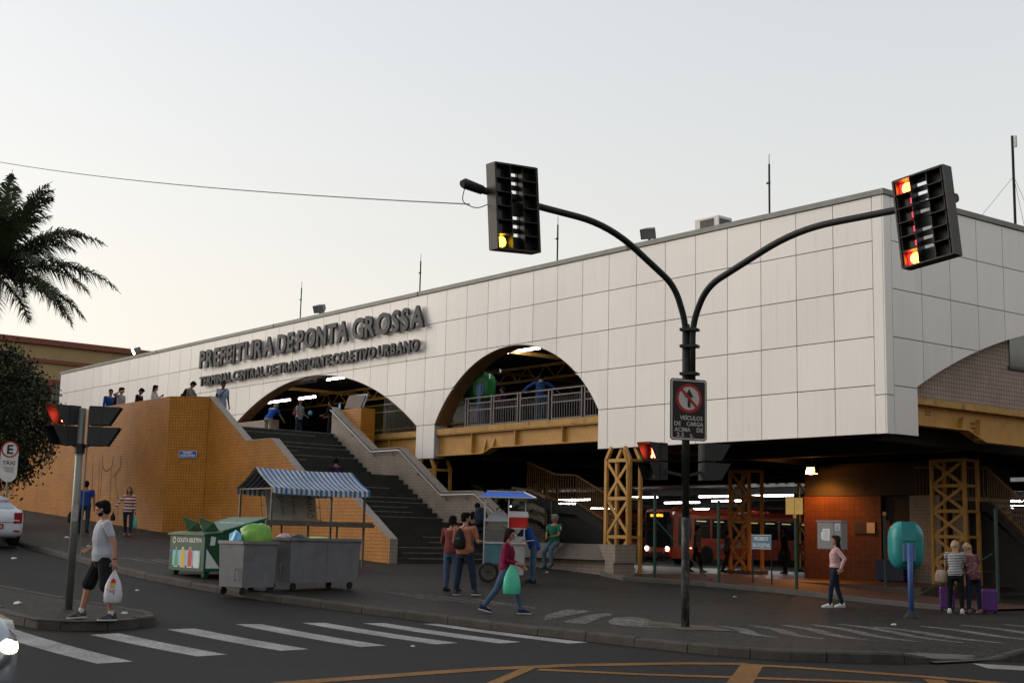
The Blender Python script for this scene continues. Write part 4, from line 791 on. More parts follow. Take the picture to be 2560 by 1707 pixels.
for x, sh, m in ((-.45, bot, mat('vinyl_green', (.03, .3, .08), .5)), (-.15, can, mat('vinyl_yellow', (.55, .35, .03), .5)), (.17, can, mat('vinyl_red', (.42, .03, .03), .5)), (.47, crt, wl)):
    MB().prism([(x + a * 1.45, .2 + b * 1.02) for a, b in sh], -.7605, -.757, 'Y').build('picture_outline', wl, GB); MB().prism([(x + a * 1.15, .225 + b * .93) for a, b in sh], -.764, -.7605, 'Y').build('picture_shape', m, GB)
MB().prism([(-.7, .2), (-.35, .2), (-.7, .62)], .782, .785, 'X').build('torn_poster', wl, GB); MB().prism([(-.62, .7), (-.5, .7), (-.48, .88), (-.6, .9)], .782, .785, 'X').build('torn_poster', wl, GB); MB().prism([(-.05, .75), (.3, .86), (.3, .93), (-.05, .82)], .782, .785, 'X').build('torn_poster', wl, GB)
for x, c in ((-.6, (.4, .38, .33)), (-.2, (.35, .25, .08)), (.2, (.35, .16, .14))): MB().add([(x - .12, -.79, .962), (x + .14, -.79, .962), (x + .14, -.5, .992), (x - .12, -.5, .992)], [(0, 1, 2, 3)]).build('sticker', mat('sticker_%d' % int(100 * c[1]), c, .6, 0, .5, 12.), GB)
text_part('PREFEITURA', 'text', wl, GB, (.1, .25, 1.2), .12, Matrix.Rotation(rad(15.6), 3, 'X'), .001, .002, width=1.1)
# grey wheeled containers
grey_b = mat('bin_grey', (.15, .155, .165), .5, .2, .15, 1.5, .1, 8., dirt=((.07, .06, .05), .45, 2.5)); grey_d = mat('bin_grey_dark', (.1, .105, .12), .5, .2, .15)
def grey_bin(loc, rz_, L_, D_, lab):
    r = thing('waste_container', lab, 'waste container', loc, rz_, 'grey waste containers at the kerb')
    # local x: long front side (faces -y)
    t, b = 1.04, .16; mb = MB()
    for s0, s1 in (((-L_ / 2, -D_ / 2), (L_ / 2, -D_ / 2)), ((L_ / 2, -D_ / 2), (L_ / 2, D_ / 2)), ((L_ / 2, D_ / 2), (-L_ / 2, D_ / 2)), ((-L_ / 2, D_ / 2), (-L_ / 2, -D_ / 2))):
        a, c = V((*s0, 0)), V((*s1, 0)); k = .93 if abs(a.x - c.x) < .01 else 1
        q = [V((a.x * .95, a.y * .9, b)), V((c.x * .95, c.y * .9, b)), V((c.x, c.y, t)), V((a.x, a.y, t))]; n_ = (q[1] - q[0]).cross(q[3] - q[0]).normalized() * -.02
        MB().add(q + [p + n_ for p in q], [(0, 1, 2, 3), (7, 6, 5, 4), (3, 2, 6, 7), (0, 4, 5, 1), (0, 3, 7, 4), (1, 5, 6, 2)]).build('side_panel', grey_b if abs(a.x - c.x) > .01 else grey_d, r)
        MB().bar(V((a.x * 1.015, a.y * 1.02, t)), V((c.x * 1.015, c.y * 1.02, t)), .05, .06).build('rim', grey_b, r)
    MB().bb(-L_ / 2 * .94, L_ / 2 * .94, -D_ / 2 * .88, D_ / 2 * .88, b, b + .03).build('floor', grey_d, r); MB().bb(-L_ / 2 * .95, L_ / 2 * .95, -D_ / 2 * .9, D_ / 2 * .9, .84, .86).build('refuse_level', mat('refuse_dark', (.03, .028, .025), .9, 0, .6, 9.), r)
    for x in (-.46, 0.04): MB().add([(L_ * .0 + (x + .46) * 1e-3, -D_ / 2 - .006, .17), (.008, -D_ / 2 - .006, .17), (.008, -D_ / 2 - .012, 1.02), (0, -D_ / 2 - .012, 1.02)], [(0, 1, 2, 3)]).build('seam', dark, r) if L_ > 1.5 and x < 0 else None
    MB().tube(fillet([(-L_ / 2 - .01, -.2, .3), (-L_ / 2 - .05, -.2, .3), (-L_ / 2 - .05, -.2, .52), (-L_ / 2 - .01, -.2, .52)], .02), .012, 6).build('handle', grey_b, r)
    for x in (-L_ / 2 * .8, L_ / 2 * .8):
        for y in (-D_ / 2 * .75, D_ / 2 * .75):
            w_ = MB().lathe([(.03, -.02), (.075, -.02), (.08, 0), (.075, .02), (.03, .02)], (x, y, .08), 14, M=Matrix.Rotation(PI / 2, 3, 'X')).build('wheel', mat('tyre', (.01, .01, .01), .7), r); MB().bar((x, y, .08), (x, y, .16), .05, .04).build('fork', dark, w_)
    return r
grey_bin((-4.73, -13.36, gz(-4.8) + .0), rad(103), 2.05, .85, 'long grey steel waste container with two front panels before the stall')
grey_bin((-4.5, -15.0, gz(-4.5) - .07), rad(100), .85, .8, 'short grey waste container heaped with a green bag beside the recycling container')
def blob(name, lab, cat, loc, sc, m, seed, amp=.22, n=3, group=None, kind=None):
    bm = bmesh.new(); bmesh.ops.create_icosphere(bm, subdivisions=n, radius=1)
    for v in bm.verts:
        k = 1 + amp * noise.noise(v.co * 1.6 + V((seed, 0, 0))) + amp * .5 * noise.noise(v.co * 4.5 + V((0, seed, 0))); v.co = V((v.co.x * sc[0] * k, v.co.y * sc[1] * k, max(v.co.z, -.75) * sc[2] * k))
    me = bpy.data.meshes.new(name); bm.to_mesh(me); bm.free(); me.materials.append(m)
    for p in me.polygons: p.use_smooth = n > 2
    o = bpy.data.objects.new(name, me); COL.objects.link(o); o.location = loc; return tag(o, lab, cat, group)
blob('rubbish_bag', 'bulging bright green rubbish bag on the short grey container', 'bag', (-4.5, -14.85, 1.42), (.3, .34, .27), mat('bag_green', (.13, .3, .04), .35, 0, .25, 4., .3, 14.), 3, .28)
blob('rubbish_bag', 'pale blue plastic bag poking out beside the green rubbish bag', 'bag', (-4.55, -15.28, 1.36), (.16, .12, .2), mat('bag_blue', (.16, .42, .65), .4, 0, .15, 4.), 5, .35, 2)
blob('rubbish_bag', 'small pink and white bag on the rim of the long container', 'bag', (-4.7, -14.1, 1.38), (.13, .18, .12), mat('bag_pink', (.4, .25, .25), .5, 0, .5, 14.), 8, .35, 2); blob('rubbish_bag', 'crumpled black bag inside the long grey container', 'bag', (-4.75, -13.7, 1.38), (.2, .24, .12), mat('bag_black', (.015, .013, .013), .35, 0, .3), 11, .35); blob('rubbish_bag', 'flat lime green bag inside the long grey container', 'bag', (-4.8, -13.2, 1.37), (.2, .3, .09), mat('bag_lime', (.22, .4, .06), .4, 0, .2), 14, .35)
# market stall
ST = thing('market_stall', 'market stall frame under a blue and white striped awning beside the stairs', 'stall', (-11.45, -9.7, gz(-11.45)))
aw_b, aw_w, steel = mat('awning_blue', (.03, .12, .3), .7, 0, .25, 3.), mat('awning_white', (.42, .39, .35), .75, 0, .25, 2.), mat('stall_steel', (.1, .085, .07), .55, .4, .3, 3.)
ns = 40; YA, YB = -1.5, 1.5
def sl_pt(side, t, y):
    x = side * .95 * t; z = 2.5 - .53 * t - .05 * sin(PI * t) + .03 * (abs(y) / 1.5) ** 2; return V((x + (.05 if side > 0 else 0), y, z))
for side, nm in ((1, 'awning'), (-1, 'awning')):
    mb = MB()
    for i in range(ns):
        y0, y1 = YA + (YB - YA) * i / ns, YA + (YB - YA) * (i + 1) / ns
        for k in range(4):
            q = [sl_pt(side, k / 4, y0), sl_pt(side, (k + 1) / 4, y0), sl_pt(side, (k + 1) / 4, y1), sl_pt(side, k / 4, y1)]; mb.add(q if side > 0 else q[::-1], [(0, 1, 2, 3)], i % 2)
    mb.build(nm, [aw_w, aw_b], ST)
    mb = MB()
    for i in range(ns):
        y0, y1 = YA + (YB - YA) * i / ns, YA + (YB - YA) * (i + 1) / ns; a, b = sl_pt(side, 1, y0), sl_pt(side, 1, y1); w0 = .03 * side * sin(i * .9); w1 = .03 * side * sin(i * .9 + .9)
        q = [a, a + V((w0 + .01 * side, 0, -.15 - .02 * (i % 2))), b + V((w1 + .01 * side, 0, -.15 - .02 * (i % 2))), b]; mb.add(q if side > 0 else q[::-1], [(0, 1, 2, 3)], i % 2)
    mb.build('valance', [aw_w, aw_b], ST)
for x in (-.85, .85):
    for y in (-1.42, 1.42): MB().bar((x, y, 0), (x, y, 1.97), .05, .05).build('post', steel, ST)
for y in (-1.42, 1.42):
    MB().bar((-.9, y, 1.97), (.95, y, 1.97), .035, .035).build('cross_bar', steel, ST); MB().bar((0.03, y, 2.45), (.9, y, 1.97), .03, .03).build('rafter', steel, ST); MB().bar((.0, y, 2.45), (-.9, y, 1.97), .03, .03).build('rafter', steel, ST)
MB().bar((.02, -1.5, 2.46), (.02, 1.5, 2.46), .03, .03).build('ridge_bar', steel, ST)
MB().bb(-.95, .95, -1.6, 1.65, 1.12, 1.16).build('table_top', mat('stall_table', (.09, .08, .07), .7, .1, .3, 4.), ST); MB().bb(.9, .96, -1.62, 1.7, 1.02, 1.119).build('table_edge', steel, ST)
for y in (-.9, -.1, .8): MB().bar((.5, y, 0), (.5, y, 1.12), .04, .04).build('leg', steel, ST)
MB().bar((.85, -1.42, 1.95), (.6, -1.05, 1.7), .02, .02).build('strut', steel, ST)
mb = MB()
for i in range(7): mb.bar((-.35 + .0, -1.0 + .3 * i, 1.16), (-.55, -1.0 + .3 * i, 1.95), .015, .015)
mb.bar((-.35, -1.05, 1.2), (-.35, .85, 1.2), .02, .02); mb.bar((-.45, -1.05, 1.55), (-.45, .85, 1.55), .015, .015); mb.bar((-.55, -1.05, 1.95), (-.55, .85, 1.95), .02, .02)
mb.build('wire_rack', steel, ST)
bdn = thing('x', None, None); bdn.name = 'price_board'; bdn.parent = ST; bdn.location = (-.3, -.1, 1.18); bdn.rotation_euler = (0, rad(-14), 0)
MB().bb(-.01, .01, -.8, .75, 0, .82).build('sheet', mat('board_white', (.3, .29, .26), .7, 0, .15), bdn)
ink = mat('marker_ink', (.05, .045, .045), .7); TR = facing((1, 0, 0)) @ Matrix.Rotation(-PI / 2, 3, 'Z')
for t, y, h_ in (('PINHÃO', .45, .26), ('3 Litros', .0, .15), ('10,00', -.35, .15)): text_part(t, 'text', ink, bdn, (.014, y, .42), h_, TR, .001, .0, width=.7 if t[0] == 'P' else .5)
# snack cart
CT = thing('snack_cart', 'street snack cart with blue canopy, glass case and bicycle wheels', 'cart', (-6.2, -6.95, gz(-6.2)), rad(50))
teal = mat('cart_teal', (.05, .15, .18), .5, 0, .25, 3., dirt=((.12, .11, .1), .5, 4.)); alu = mat('aluminium', (.4, .4, .4), .35, .7, .15); blue_c = mat('canopy_blue', (.02, .1, .5), .45, 0, .15)
case_g = mat('case_glass', (.12, .12, .11), .12, 0, .2, alpha=.45)
MB().bb(-.5, .12, -.3, .3, .45, .95).build('body', teal, CT); MB().bb(.14, .5, -.28, .3, .2, 1.0).build('cabinet', mat('cart_white', (.33, .31, .3), .5, 0, .15), CT)
MB().bb(-.52, .55, -.33, .33, .95, 1.0).build('counter', alu, CT); MB().bb(.12, .52, -.34, -.3, 1.02, 1.14).build('counter_front', mat('marbled', (.28, .26, .25), .5, 0, .5, 16.), CT)
MB().bb(-.5, .1, -.3, .3, 1.0, 1.28).build('tray', mat('tray_grey', (.1, .095, .09), .5), CT); MB().bb(-.49, .1, -.29, .29, 1.281, 1.5).build('glass_case', case_g, CT)
MB().add([(-.52, -.32, 1.5), (.12, -.32, 1.5), (.12, .32, 1.5), (-.52, .32, 1.5), (-.28, -.08, 1.74), (-.05, -.08, 1.74), (-.05, .08, 1.74), (-.28, .08, 1.74)], [(0, 1, 5, 4), (1, 2, 6, 5), (2, 3, 7, 6), (3, 0, 4, 7), (4, 5, 6, 7)]).build('hood', mat('bright_steel', (.62, .62, .62), .3, .6), CT)
MB().tube(fillet([(-.2, 0, 1.74), (-.2, 0, 1.84), (-.08, 0, 1.84), (-.08, 0, 1.74)], .03), .012, 6).build('hood_handle', dark, CT)
for x, y in ((-.5, -.3), (-.5, .3), (.1, -.3), (.52, .3)): MB().bar((x, y, .45), (x, y, 2.1), .03, .03).build('post', alu, CT)
for x in (.15, .5): MB().bar((x, -.31, 1.0), (x, -.31, 1.32), .03, .03).build('shelf_post', alu, CT)
MB().bb(.12, .56, -.33, .3, 1.32, 1.345).build('shelf', alu, CT)
MB().add([(-.62, -.5, 2.1), (.75, -.5, 2.1), (.75, .5, 2.1), (-.62, .5, 2.1), (-.45, -.2, 2.24), (.45, -.2, 2.24), (.45, .2, 2.24), (-.45, .2, 2.24)], [(0, 1, 5, 4), (1, 2, 6, 5), (2, 3, 7, 6), (3, 0, 4, 7), (4, 5, 6, 7), (3, 2, 1, 0)]).build('canopy', blue_c, CT)
for a, b in (((-.66, -.52, 2.09), (.78, -.52, 2.09)), ((.78, -.52, 2.09), (.78, .52, 2.09)), ((-.45, -.2, 2.25), (.47, -.2, 2.25)), ((.47, -.2, 2.25), (.78, -.52, 2.1)), ((-.66, -.52, 2.09), (-.66, .52, 2.09))): MB().bar(a, b, .025, .025).build('canopy_bar', alu, CT)
for y in (-.32, .32):
    w_ = MB().lathe([(.2, -.022), (.235, -.022), (.245, 0), (.235, .022), (.2, .022), (.2, -.022)], (-.38, y, .245), 22, M=Matrix.Rotation(PI / 2, 3, 'X'), cap=False).build('wheel', MATS['tyre'], CT, True); MB().lathe([(.03, -.03), (.03, .03)], (-.38, y, .245), 10, M=Matrix.Rotation(PI / 2, 3, 'X')).build('hub', dark, w_)
    mb = MB()
    for k in range(10): a = 2 * PI * k / 10; mb.bar((-.38, y, .245), (-.38 + .21 * cos(a), y, .245 + .21 * sin(a)), .006, .006)
    mb.build('spokes', dark, w_)
MB().bar((-.38, -.3, .245), (-.38, .3, .245), .03, .03).build('axle', dark, CT); MB().bar((.35, 0, .0), (.35, 0, .2), .05, .05).build('stand_leg', dark, CT); MB().tube(fillet([(.56, -.2, 1.03), (.75, -.2, 1.05), (.75, .2, 1.05), (.56, .2, 1.03)], .06), .016, 6).build('push_handle', alu, CT)
CL = thing('cool_box', 'red cool box with white lid standing on the snack cart', 'cool box', (-6.2 + .34 * cos(rad(50)), -6.95 + .34 * sin(rad(50)), gz(-6.2) + 1.345), rad(50))
cr, cw = mat('cooler_red', (.5, .025, .02), .35), mat('cooler_white', (.6, .6, .58), .35)
MB().loft([[V((x * a, y * b, z)) for x, y in rrect(1, 1, .12, 3)] for a, b, z in ((.42, .28, 0), (.44, .3, .02), (.5, .35, .27))]).build('body', cr, CL); MB().loft([[V((x * a, y * b, z)) for x, y in rrect(1, 1, .12, 3)] for a, b, z in ((.52, .37, .272), (.52, .37, .31), (.51, .36, .36), (.47, .32, .41), (.44, .3, .42))]).build('lid', cw, CL); MB().lathe([(.03, -.275), (.03, .275)], (0, -.02, .32), 10, M=Matrix.Rotation(PI / 2, 3, 'Y')).build('hinge', cr, CL)
# telephone hoods
def phone(name, lab, loc, rz_, sc, shell, post, group=None):
    r = thing(name, lab, 'telephone', loc, rz_, group)
    def ring(wd, ht, y, cz): return [V((x * wd, y, cz + z * ht)) for x, z in rrect(1, 1, .34, 7)]
    zc = 1.5 * sc if sc == 1 else 1.55
    rings = [ring(.66, .86, .38, zc), ring(.7, .98, .36, zc), ring(.73, 1.02, .22, zc), ring(.72, 1.0, .05, zc), ring(.66, .93, -.1, zc), ring(.54, .78, -.19, zc), ring(.4, .6, -.23, zc)]
    o = MB().loft(rings).build('hood', shell, r, True)
    MB().prism([(-.15, zc + .1), (.15, zc + .1), (.15, zc + .5), (-.15, zc + .5)], -.275, -.1, 'Y').build('raised_panel', shell, r)
    MB().bb(-.13, .13, -.32, -.2, zc - .33, zc + .02).build('mount', mat('mount_blue', (.08, .14, .26), .5, 0, .3, 6.), r)
    MB().tube([(0, -.36, 0), (0, -.36, zc + .05)], .058, 12).build('post', post, r, True)
    MB().lathe([(.18, -.02), (.18, .01), (.07, .12), (.06, .14)], (0, -.36, 0), 8).build('base', dark, r); MB().bb(-.14, .14, .1, .25, zc - .25, zc + .25).build('telephone_set', mat('phone_set', (.03, .06, .12), .4), r)
    return r
phone('public_telephone', 'turquoise egg shaped telephone hood on a blue post by the forecourt', (3.05, -3.35, gz(3.05)), rad(43), 1, mat('turquoise_shell', (.018, .2, .2), .35, 0, .15, 2.), mat('post_blue', (.035, .09, .26), .5, 0, .3, 2., dirt=((.1, .11, .13), .5, 3.)))
gsh = mat('green_shell', (.03, .17, .05), .3, 0, .15, 2.)
phone('public_telephone', 'green telephone hood on a pale blue post behind the balcony railing', (-17.3, .95, 5.35), rad(30), .9, gsh, mat('post_slate', (.09, .15, .3), .5), 'green telephone hoods on the balcony'); phone('public_telephone', 'second green telephone hood turned sideways beside the arch rib', (-18.9, 1.9, 5.35), rad(100), .9, gsh, MATS['post_slate'], 'green telephone hoods on the balcony')
# meter cabinet
EC = thing('meter_cabinet', 'grey meter cabinet with pasted notices on a pale post', 'cabinet', (-1.58, .2, gz(-1.58)), rad(8))
MB().tube([(0, .1, 0), (0, .1, 1.25)], .07, 10).build('post', mat('post_pale', (.26, .25, .23), .6, 0, .2), EC); MB().bb(-.34, .34, -.12, .2, 1.22, 1.92).build('box', mat('cabinet_grey', (.2, .2, .2), .5, .1, .12), EC); MB().bb(-.36, .36, -.15, .22, 1.92, 1.95).build('roof', MATS['cabinet_grey'], EC)
MB().bb(-.33, .13, -.13, -.121, 1.24, 1.9).build('door', MATS['cabinet_grey'], EC); MB().prism([(-.2, 1.45), (.02, 1.42), (.03, 1.74), (-.19, 1.74), (-.19, 1.66), (-.23, 1.64), (-.23, 1.52)], -.136, -.131, 'Y').build('notice', mat('notice_white', (.55, .55, .56), .7, 0, .1), EC); MB().bb(.17, .31, -.128, -.121, 1.7, 1.86).build('sticker', MATS['notice_white'], EC)
for k in range(4): MB().bb(-.15 + .02 * (k % 2), -.03, -.1385, -.1365, 1.5 + .055 * k, 1.512 + .055 * k).build('print_line', MATS['print_grey'], EC); MB().bb(.185, .295, -.131, -.1285, 1.72 + .033 * k, 1.735 + .033 * k).build('print_line', sb_, EC)
# litter
LL = ['on the road below the recycling container', 'on the road beyond the island pole', 'on the pavement behind the white car', 'on the asphalt past the crosswalk', 'before the bicycle notice post', 'near the end of the seat wall', 'near the base of the turquoise telephone', 'in the gutter by the short grey container', 'beside the first crosswalk stripe', 'on the island behind the signal pole', 'at the tip of the island', 'on the pavement near the striped woman']
for x, y, s, dz in ((-10.2, -15.9, .05, -.13), (-14.3, -16.3, .07, -.13), (-17.3, -13.2, .06, 0), (3.6, -16.6, .03, -.13), (-1.9, -3.2, .05, 0), (-9.2, -2.9, .04, 0), (4.5, -6.0, .05, 0), (-6.1, -16.6, .04, -.13), (2.4, -22.4, .06, -.13), (-2.6, -20.2, .07, 0), (-.9, -19.1, .05, 0), (-20.8, -12.5, .08, 0)):
    blob('paper_scrap', 'small crumpled white scrap ' + LL.pop(0), 'litter', (x, y, gz(x) + dz + s * .3), (s * 1.4, s, s * .45), mat('litter_white', (.45, .45, .44), .7), x, .5, 1, 'litter scattered over road and pavement')
# ---------------------------------------------------------------- vehicles
def wheel(parent, x, y, z, r, wd, side):
    w_ = MB().lathe([(r * .62, -wd / 2), (r * .93, -wd / 2), (r, -wd * .3), (r, wd * .3), (r * .93, wd / 2), (r * .62, wd / 2)], (x, y, z), 24, M=Matrix.Rotation(PI / 2, 3, 'X')).build('wheel', MATS['tyre'], parent, True)
    MB().lathe([(.02, wd / 2 + .002), (r * .25, wd / 2 + .01), (r * .6, wd / 2 - .03), (r * .62, wd / 2 - .05)][:: 1], (x, y, z), 16, M=Matrix.Rotation(-PI / 2 * side, 3, 'X')).build('rim', mat('rim_grey', (.2, .2, .2), .4, .6), w_); return w_
def bus(loc, ang, lab, dest):
    r = thing('city_bus', lab, 'bus', loc, rad(ang), 'orange city buses in the terminal')
    # local: front at x=0 facing -x, length along +x, seen side at y<0
    org = mat('bus_orange', (.36, .045, .015), .35, 0, .08, coat=.3); bk = mat('bus_glass', (.012, .014, .015), .12, 0, .2); W = 1.25
    secs = []
    for x, w_, zb, zt in ((-.0, .95, .45, 2.75), (.03, 1.1, .36, 2.95), (.12, 1.2, .32, 3.08), (.4, W, .3, 3.12), (11.6, W, .3, 3.12), (11.95, 1.2, .4, 3.05)):
        ring = [(-w_, zb), (w_, zb), (w_, zt - .3), (w_ * .96, zt - .12), (w_ * .84, zt), (-w_ * .84, zt), (-w_ * .96, zt - .12), (-w_, zt - .3)]; secs.append([V((x, y, z)) for y, z in ring])
    MB().loft(secs).build('body', org, r)
    MB().loft([[V((x, y, z)) for y, z in ((-w_, .95), (w_, .95), (w_, 2.6), (w_ * .9, 2.95), (-w_ * .9, 2.95), (-w_, 2.6))] for x, w_ in ((-.03, .93), (.02, 1.12), (.14, 1.22), (.16, 1.2))]).build('windscreen', bk, r)
    MB().bb(-.045, -.031, -.62, .62, 2.62, 2.9).build('destination_box', MATS['signal_black'], r)
    if dest: text_part(dest, 'destination_text', glow('led_orange', (1, .22, .01), 1.6), r, (-.048, 0, 2.68), .2, facing((-1, 0, 0)), .001, .004, width=1.1)
    for y in (-.9, .9):
        hl = MB().lathe([(.13, 0), (.13, .03)], (-.02, y, .85), 12, M=Matrix.Rotation(-PI / 2, 3, 'Y')).build('headlight', glow('bus_lamp', (1, .9, .75), 4.), r); MB().bar((-.04, y * .85, .7), (-.04, y * .6, .6), .02, .05).build('trim', alu, hl)
    MB().bb(-.04, .1, -1.0, 1.0, .42, .66).build('bumper', MATS['signal_black'], r)
    side = -W
    for i in range(7):
        x0 = 1.75 + 1.4 * i; w_ = MB().bb(x0, x0 + 1.22, side - .012, side - .002, 1.5, 2.62).build('window', bk, r); MB().bb(x0 + .02, x0 + 1.2, side - .016, side - .0125, 2.2, 2.23).build('frame', MATS['dark_steel'], w_); MB().bb(x0 + .58, x0 + .61, side - .017, side - .0125, 1.52, 2.19).build('frame', MATS['dark_steel'], w_)
        MB().bb(x0 + .15, x0 + .9, side - .0165, side - .0125, 2.45, 2.49).build('painted_reflection', glow('reflection_glow', (.9, .75, .3), .12), w_)  # glowing strip painted on the pane as a lamp's reflection
    MB().prism([(.5, .95), (1.4, 1.3), (1.5, 1.5), (1.5, 2.7), (.5, 2.75)], side - .012, side - .002, 'Y').build('driver_window', bk, r)
    MB().bb(4.6, 5.7, side - .012, side - .002, .35, 1.45).build('door_panel', org, r)
    for x in (2.7, 9.1):
        MB().lathe([(.56, 0), (.56, .02)], (x, side - .004, .52), 20, M=Matrix.Rotation(PI / 2, 3, 'X')).build('wheel_arch', MATS['signal_black'], r); wheel(r, x, side + .1, .48, .48, .28, 1); wheel(r, x, -side - .1, .48, .48, .28, -1)
    for x in (2, 5, 8.2): MB().loft([[V((x + a * k, b * k, z)) for a, b in rrect(1.2, .9, .2)] for k, z in ((1, 3.1), (1, 3.18), (.85, 3.24))]).build('roof_hatch', org, r)
    MB().tube(fillet([(.1, -1.1, 2.7), (-.35, -1.35, 2.6), (-.35, -1.4, 2.2)], .2), .025, 6).build('mirror_arm', MATS['signal_black'], r); MB().box((-.35, -1.42, 2.0), (.12, .2, .45)).build('mirror', MATS['signal_black'], r)
    wv = mat('bus_white', (.5, .48, .46), .5); FB = facing((0, -1, 0))
    text_part('ponta', 'text', wv, r, (4.3, side - .016, .95), .5, FB, .001, .008, width=1.25); text_part('grossa', 'text', wv, r, (7.0, side - .016, .95), .5, FB, .001, .008, width=1.5)
    MB().prism([(5.05, 1.08), (5.5, 1.0), (5.6, 1.3), (5.3, 1.32)], side - .018, side - .013, 'Y').build('emblem', mat('bus_cyan', (.1, .3, .55), .5), r); MB().bb(9.9, 10.2, side - .018, side - .013, 1.0, 1.35).build('access_sign', mat('bus_blue', (.03, .08, .35), .5), r)
    text_part('MCG', 'text', wv, r, (5.9, side - .016, .55), .3, FB, .001, .004, width=.9)
    MB().tube([(1.45, side - .02, .9), (1.45, side - .02, .93)], .06, 8).build('side_lamp', glow('side_amber', (1, .6, .3), 2.), r)
    return r
bus((-34.3, 27.4, .3), 85, 'orange city bus with lit santa monica display waiting under the canopy', 'SANTA MÔNICA')
bus((-46, 30, .3), 100, 'second orange bus half hidden behind the dark inner stairs', '')
def car(name, lab, loc, ang, paint, front_lit, plate_txt):
    r = thing(name, lab, 'car', loc, rad(ang))
    # local: heading +x, rear at x=0
    st = [(0.0, .62, .42, .78, .78), (.04, .78, .3, .95, .95), (.25, .83, .22, 1.02, 1.02), (.55, .85, .2, 1.0, 1.04), (.95, .86, .2, .98, 1.32), (1.35, .86, .2, .96, 1.45), (2.1, .865, .2, .94, 1.49), (2.7, .865, .2, .93, 1.43), (3.3, .86, .2, .92, 1.1), (3.45, .855, .2, .92, .98), (3.9, .84, .2, .86, .9), (4.15, .76, .22, .76, .8), (4.28, .66, .27, .6, .64), (4.32, .55, .35, .5, .52)]
    secs = []
    for x, hw, zb, zw, zt in st:
        rw = hw * (.97 if zt - zw < .1 else .70 + .22 * max(0, 1 - (zt - zw) / .45)); zm = (zb + zw) / 2
        half = [(hw * .82, zb), (hw * .98, zb + .1), (hw, zm), (hw * .985, zw - .05), (hw * .95, zw), (rw, max(zt - .07, zw + .003)), (rw * .85, max(zt - .015, zw + .006)), (rw * .4, zt + .01)]
        secs.append([V((x, y, z)) for y, z in half] + [V((x, -y, z)) for y, z in half[::-1]])
    b_ = MB().loft(secs).build('body', paint, r, True)
    gl_ = mat('car_glass', (.02, .025, .03), .08, 0, .1, spec=.8)
    for s in (-1, 1): MB().add([(1.0, s * .8, .98), (3.25, s * .8, .95), (2.65, s * .672, 1.38), (1.4, s * .655, 1.4)], [(0, 1, 2, 3) if s < 0 else (3, 2, 1, 0)]).build('side_window', gl_, r)
    MB().add([(.5, -.7, 1.055), (.5, .7, 1.055), (1.02, .58, 1.37), (1.02, -.58, 1.37)], [(0, 3, 2, 1)]).build('rear_window', mat('car_rear_glass', (.25, .3, .34), .1, 0, .1, spec=.8), r)
    MB().add([(3.42, -.72, 1.0), (3.42, .72, 1.0), (2.75, .62, 1.44), (2.75, -.62, 1.44)], [(0, 1, 2, 3)]).build('windscreen', gl_, r)
    for x in (.8, 3.45):
        for s in (-1, 1): MB().lathe([(.35, 0), (.35, .012)], (x, s * .852, .3), 20, M=Matrix.Rotation(-s * PI / 2, 3, 'X')).build('wheel_arch', MATS['signal_black'], r); wheel(r, x, s * .77, .3, .3, .19, -s)
    tl = mat('tail_red', (.22, .01, .012), .2); 
    for s in (-1, 1):
        t_ = MB().loft([[V((x, s * y, z)) for y, z in ((y0, .62), (y1, .64), (y1 + .0, .93), (y0, .93))] for x, y0, y1 in ((-.005, .5, .7), (.1, .56, .82), (.2, .7, .845))]).build('tail_lamp', tl, r); MB().bb(-.01, .0, min(s * .5, s * .66), max(s * .5, s * .66), .7, .73).build('lamp_strip', mat('lamp_white', (.5, .45, .45), .3), t_)
        MB().bb(-.004, .05, min(s * .5, s * .68), max(s * .5, s * .68), .4, .44).build('reflector', tl, r)
        if front_lit:
            mb = MB(); rg = []
            for k in range(1, 10): t = -PI / 2 + PI * k / 10; rg.append([V((4.06 + .21 * cos(t) * cos(2 * PI * j / 16) - .5 * max(0, .14 * cos(t) * sin(2 * PI * j / 16)), s * (.64 + .165 * cos(t) * sin(2 * PI * j / 16)), .66 + .1 * sin(t) + .12 * .165 * cos(t) * sin(2 * PI * j / 16))) for j in range(16)])
            mb.loft(rg).build('headlamp', glow('headlamp', (1, .8, .55), 2.2), r, True)
        if not front_lit: MB().bb(4.1, 4.2, min(s * .5, s * .72), max(s * .5, s * .72), .6, .74).build('headlamp', gl_, r)
    MB().bb(4.27, 4.335, -.5, .5, .3, .42).build('grille', MATS['signal_black'], r)
    for z in (.33, .39): MB().bb(4.336, 4.345, -.48, .48, z - .008, z + .008).build('grille_bar', alu, r)
    MB().bb(-.03, -.0, -.22, .22, .48, .62).build('number_plate', mat('plate_red', (.3, .02, .03), .4), r); text_part(plate_txt, 'text', wp, r, (-.034, 0, .51), .1, facing((-1, 0, 0)), .001, .002, width=.34)
    MB().bb(-.012, .01, -.55, .55, .66, .67).build('boot_seam', MATS['dark_steel'], r)
    return r
c1 = car('parked_car', 'white saloon car parked at the kerb below the tan wall', (-17.9, -15.66, gz(-19) - .12), 180, mat('car_white', (.5, .52, .56), .3, 0, .03, coat=.5), False, 'TAX 018')
text_part('BRASIL', 'sticker_text', mat('sticker_red', (.35, .05, .05), .5), c1, (.78, -.42, 1.25), .14, facing((-.52, 0, .85)), .001, .004, width=.4)
car('approaching_car', 'silver car with glowing headlamp coming round the crossing', (4.9, -25.4, gz(8) - .12), 6, mat('car_silver', (.3, .33, .37), .25, .5, .03, coat=.5), True, 'ABC 201')
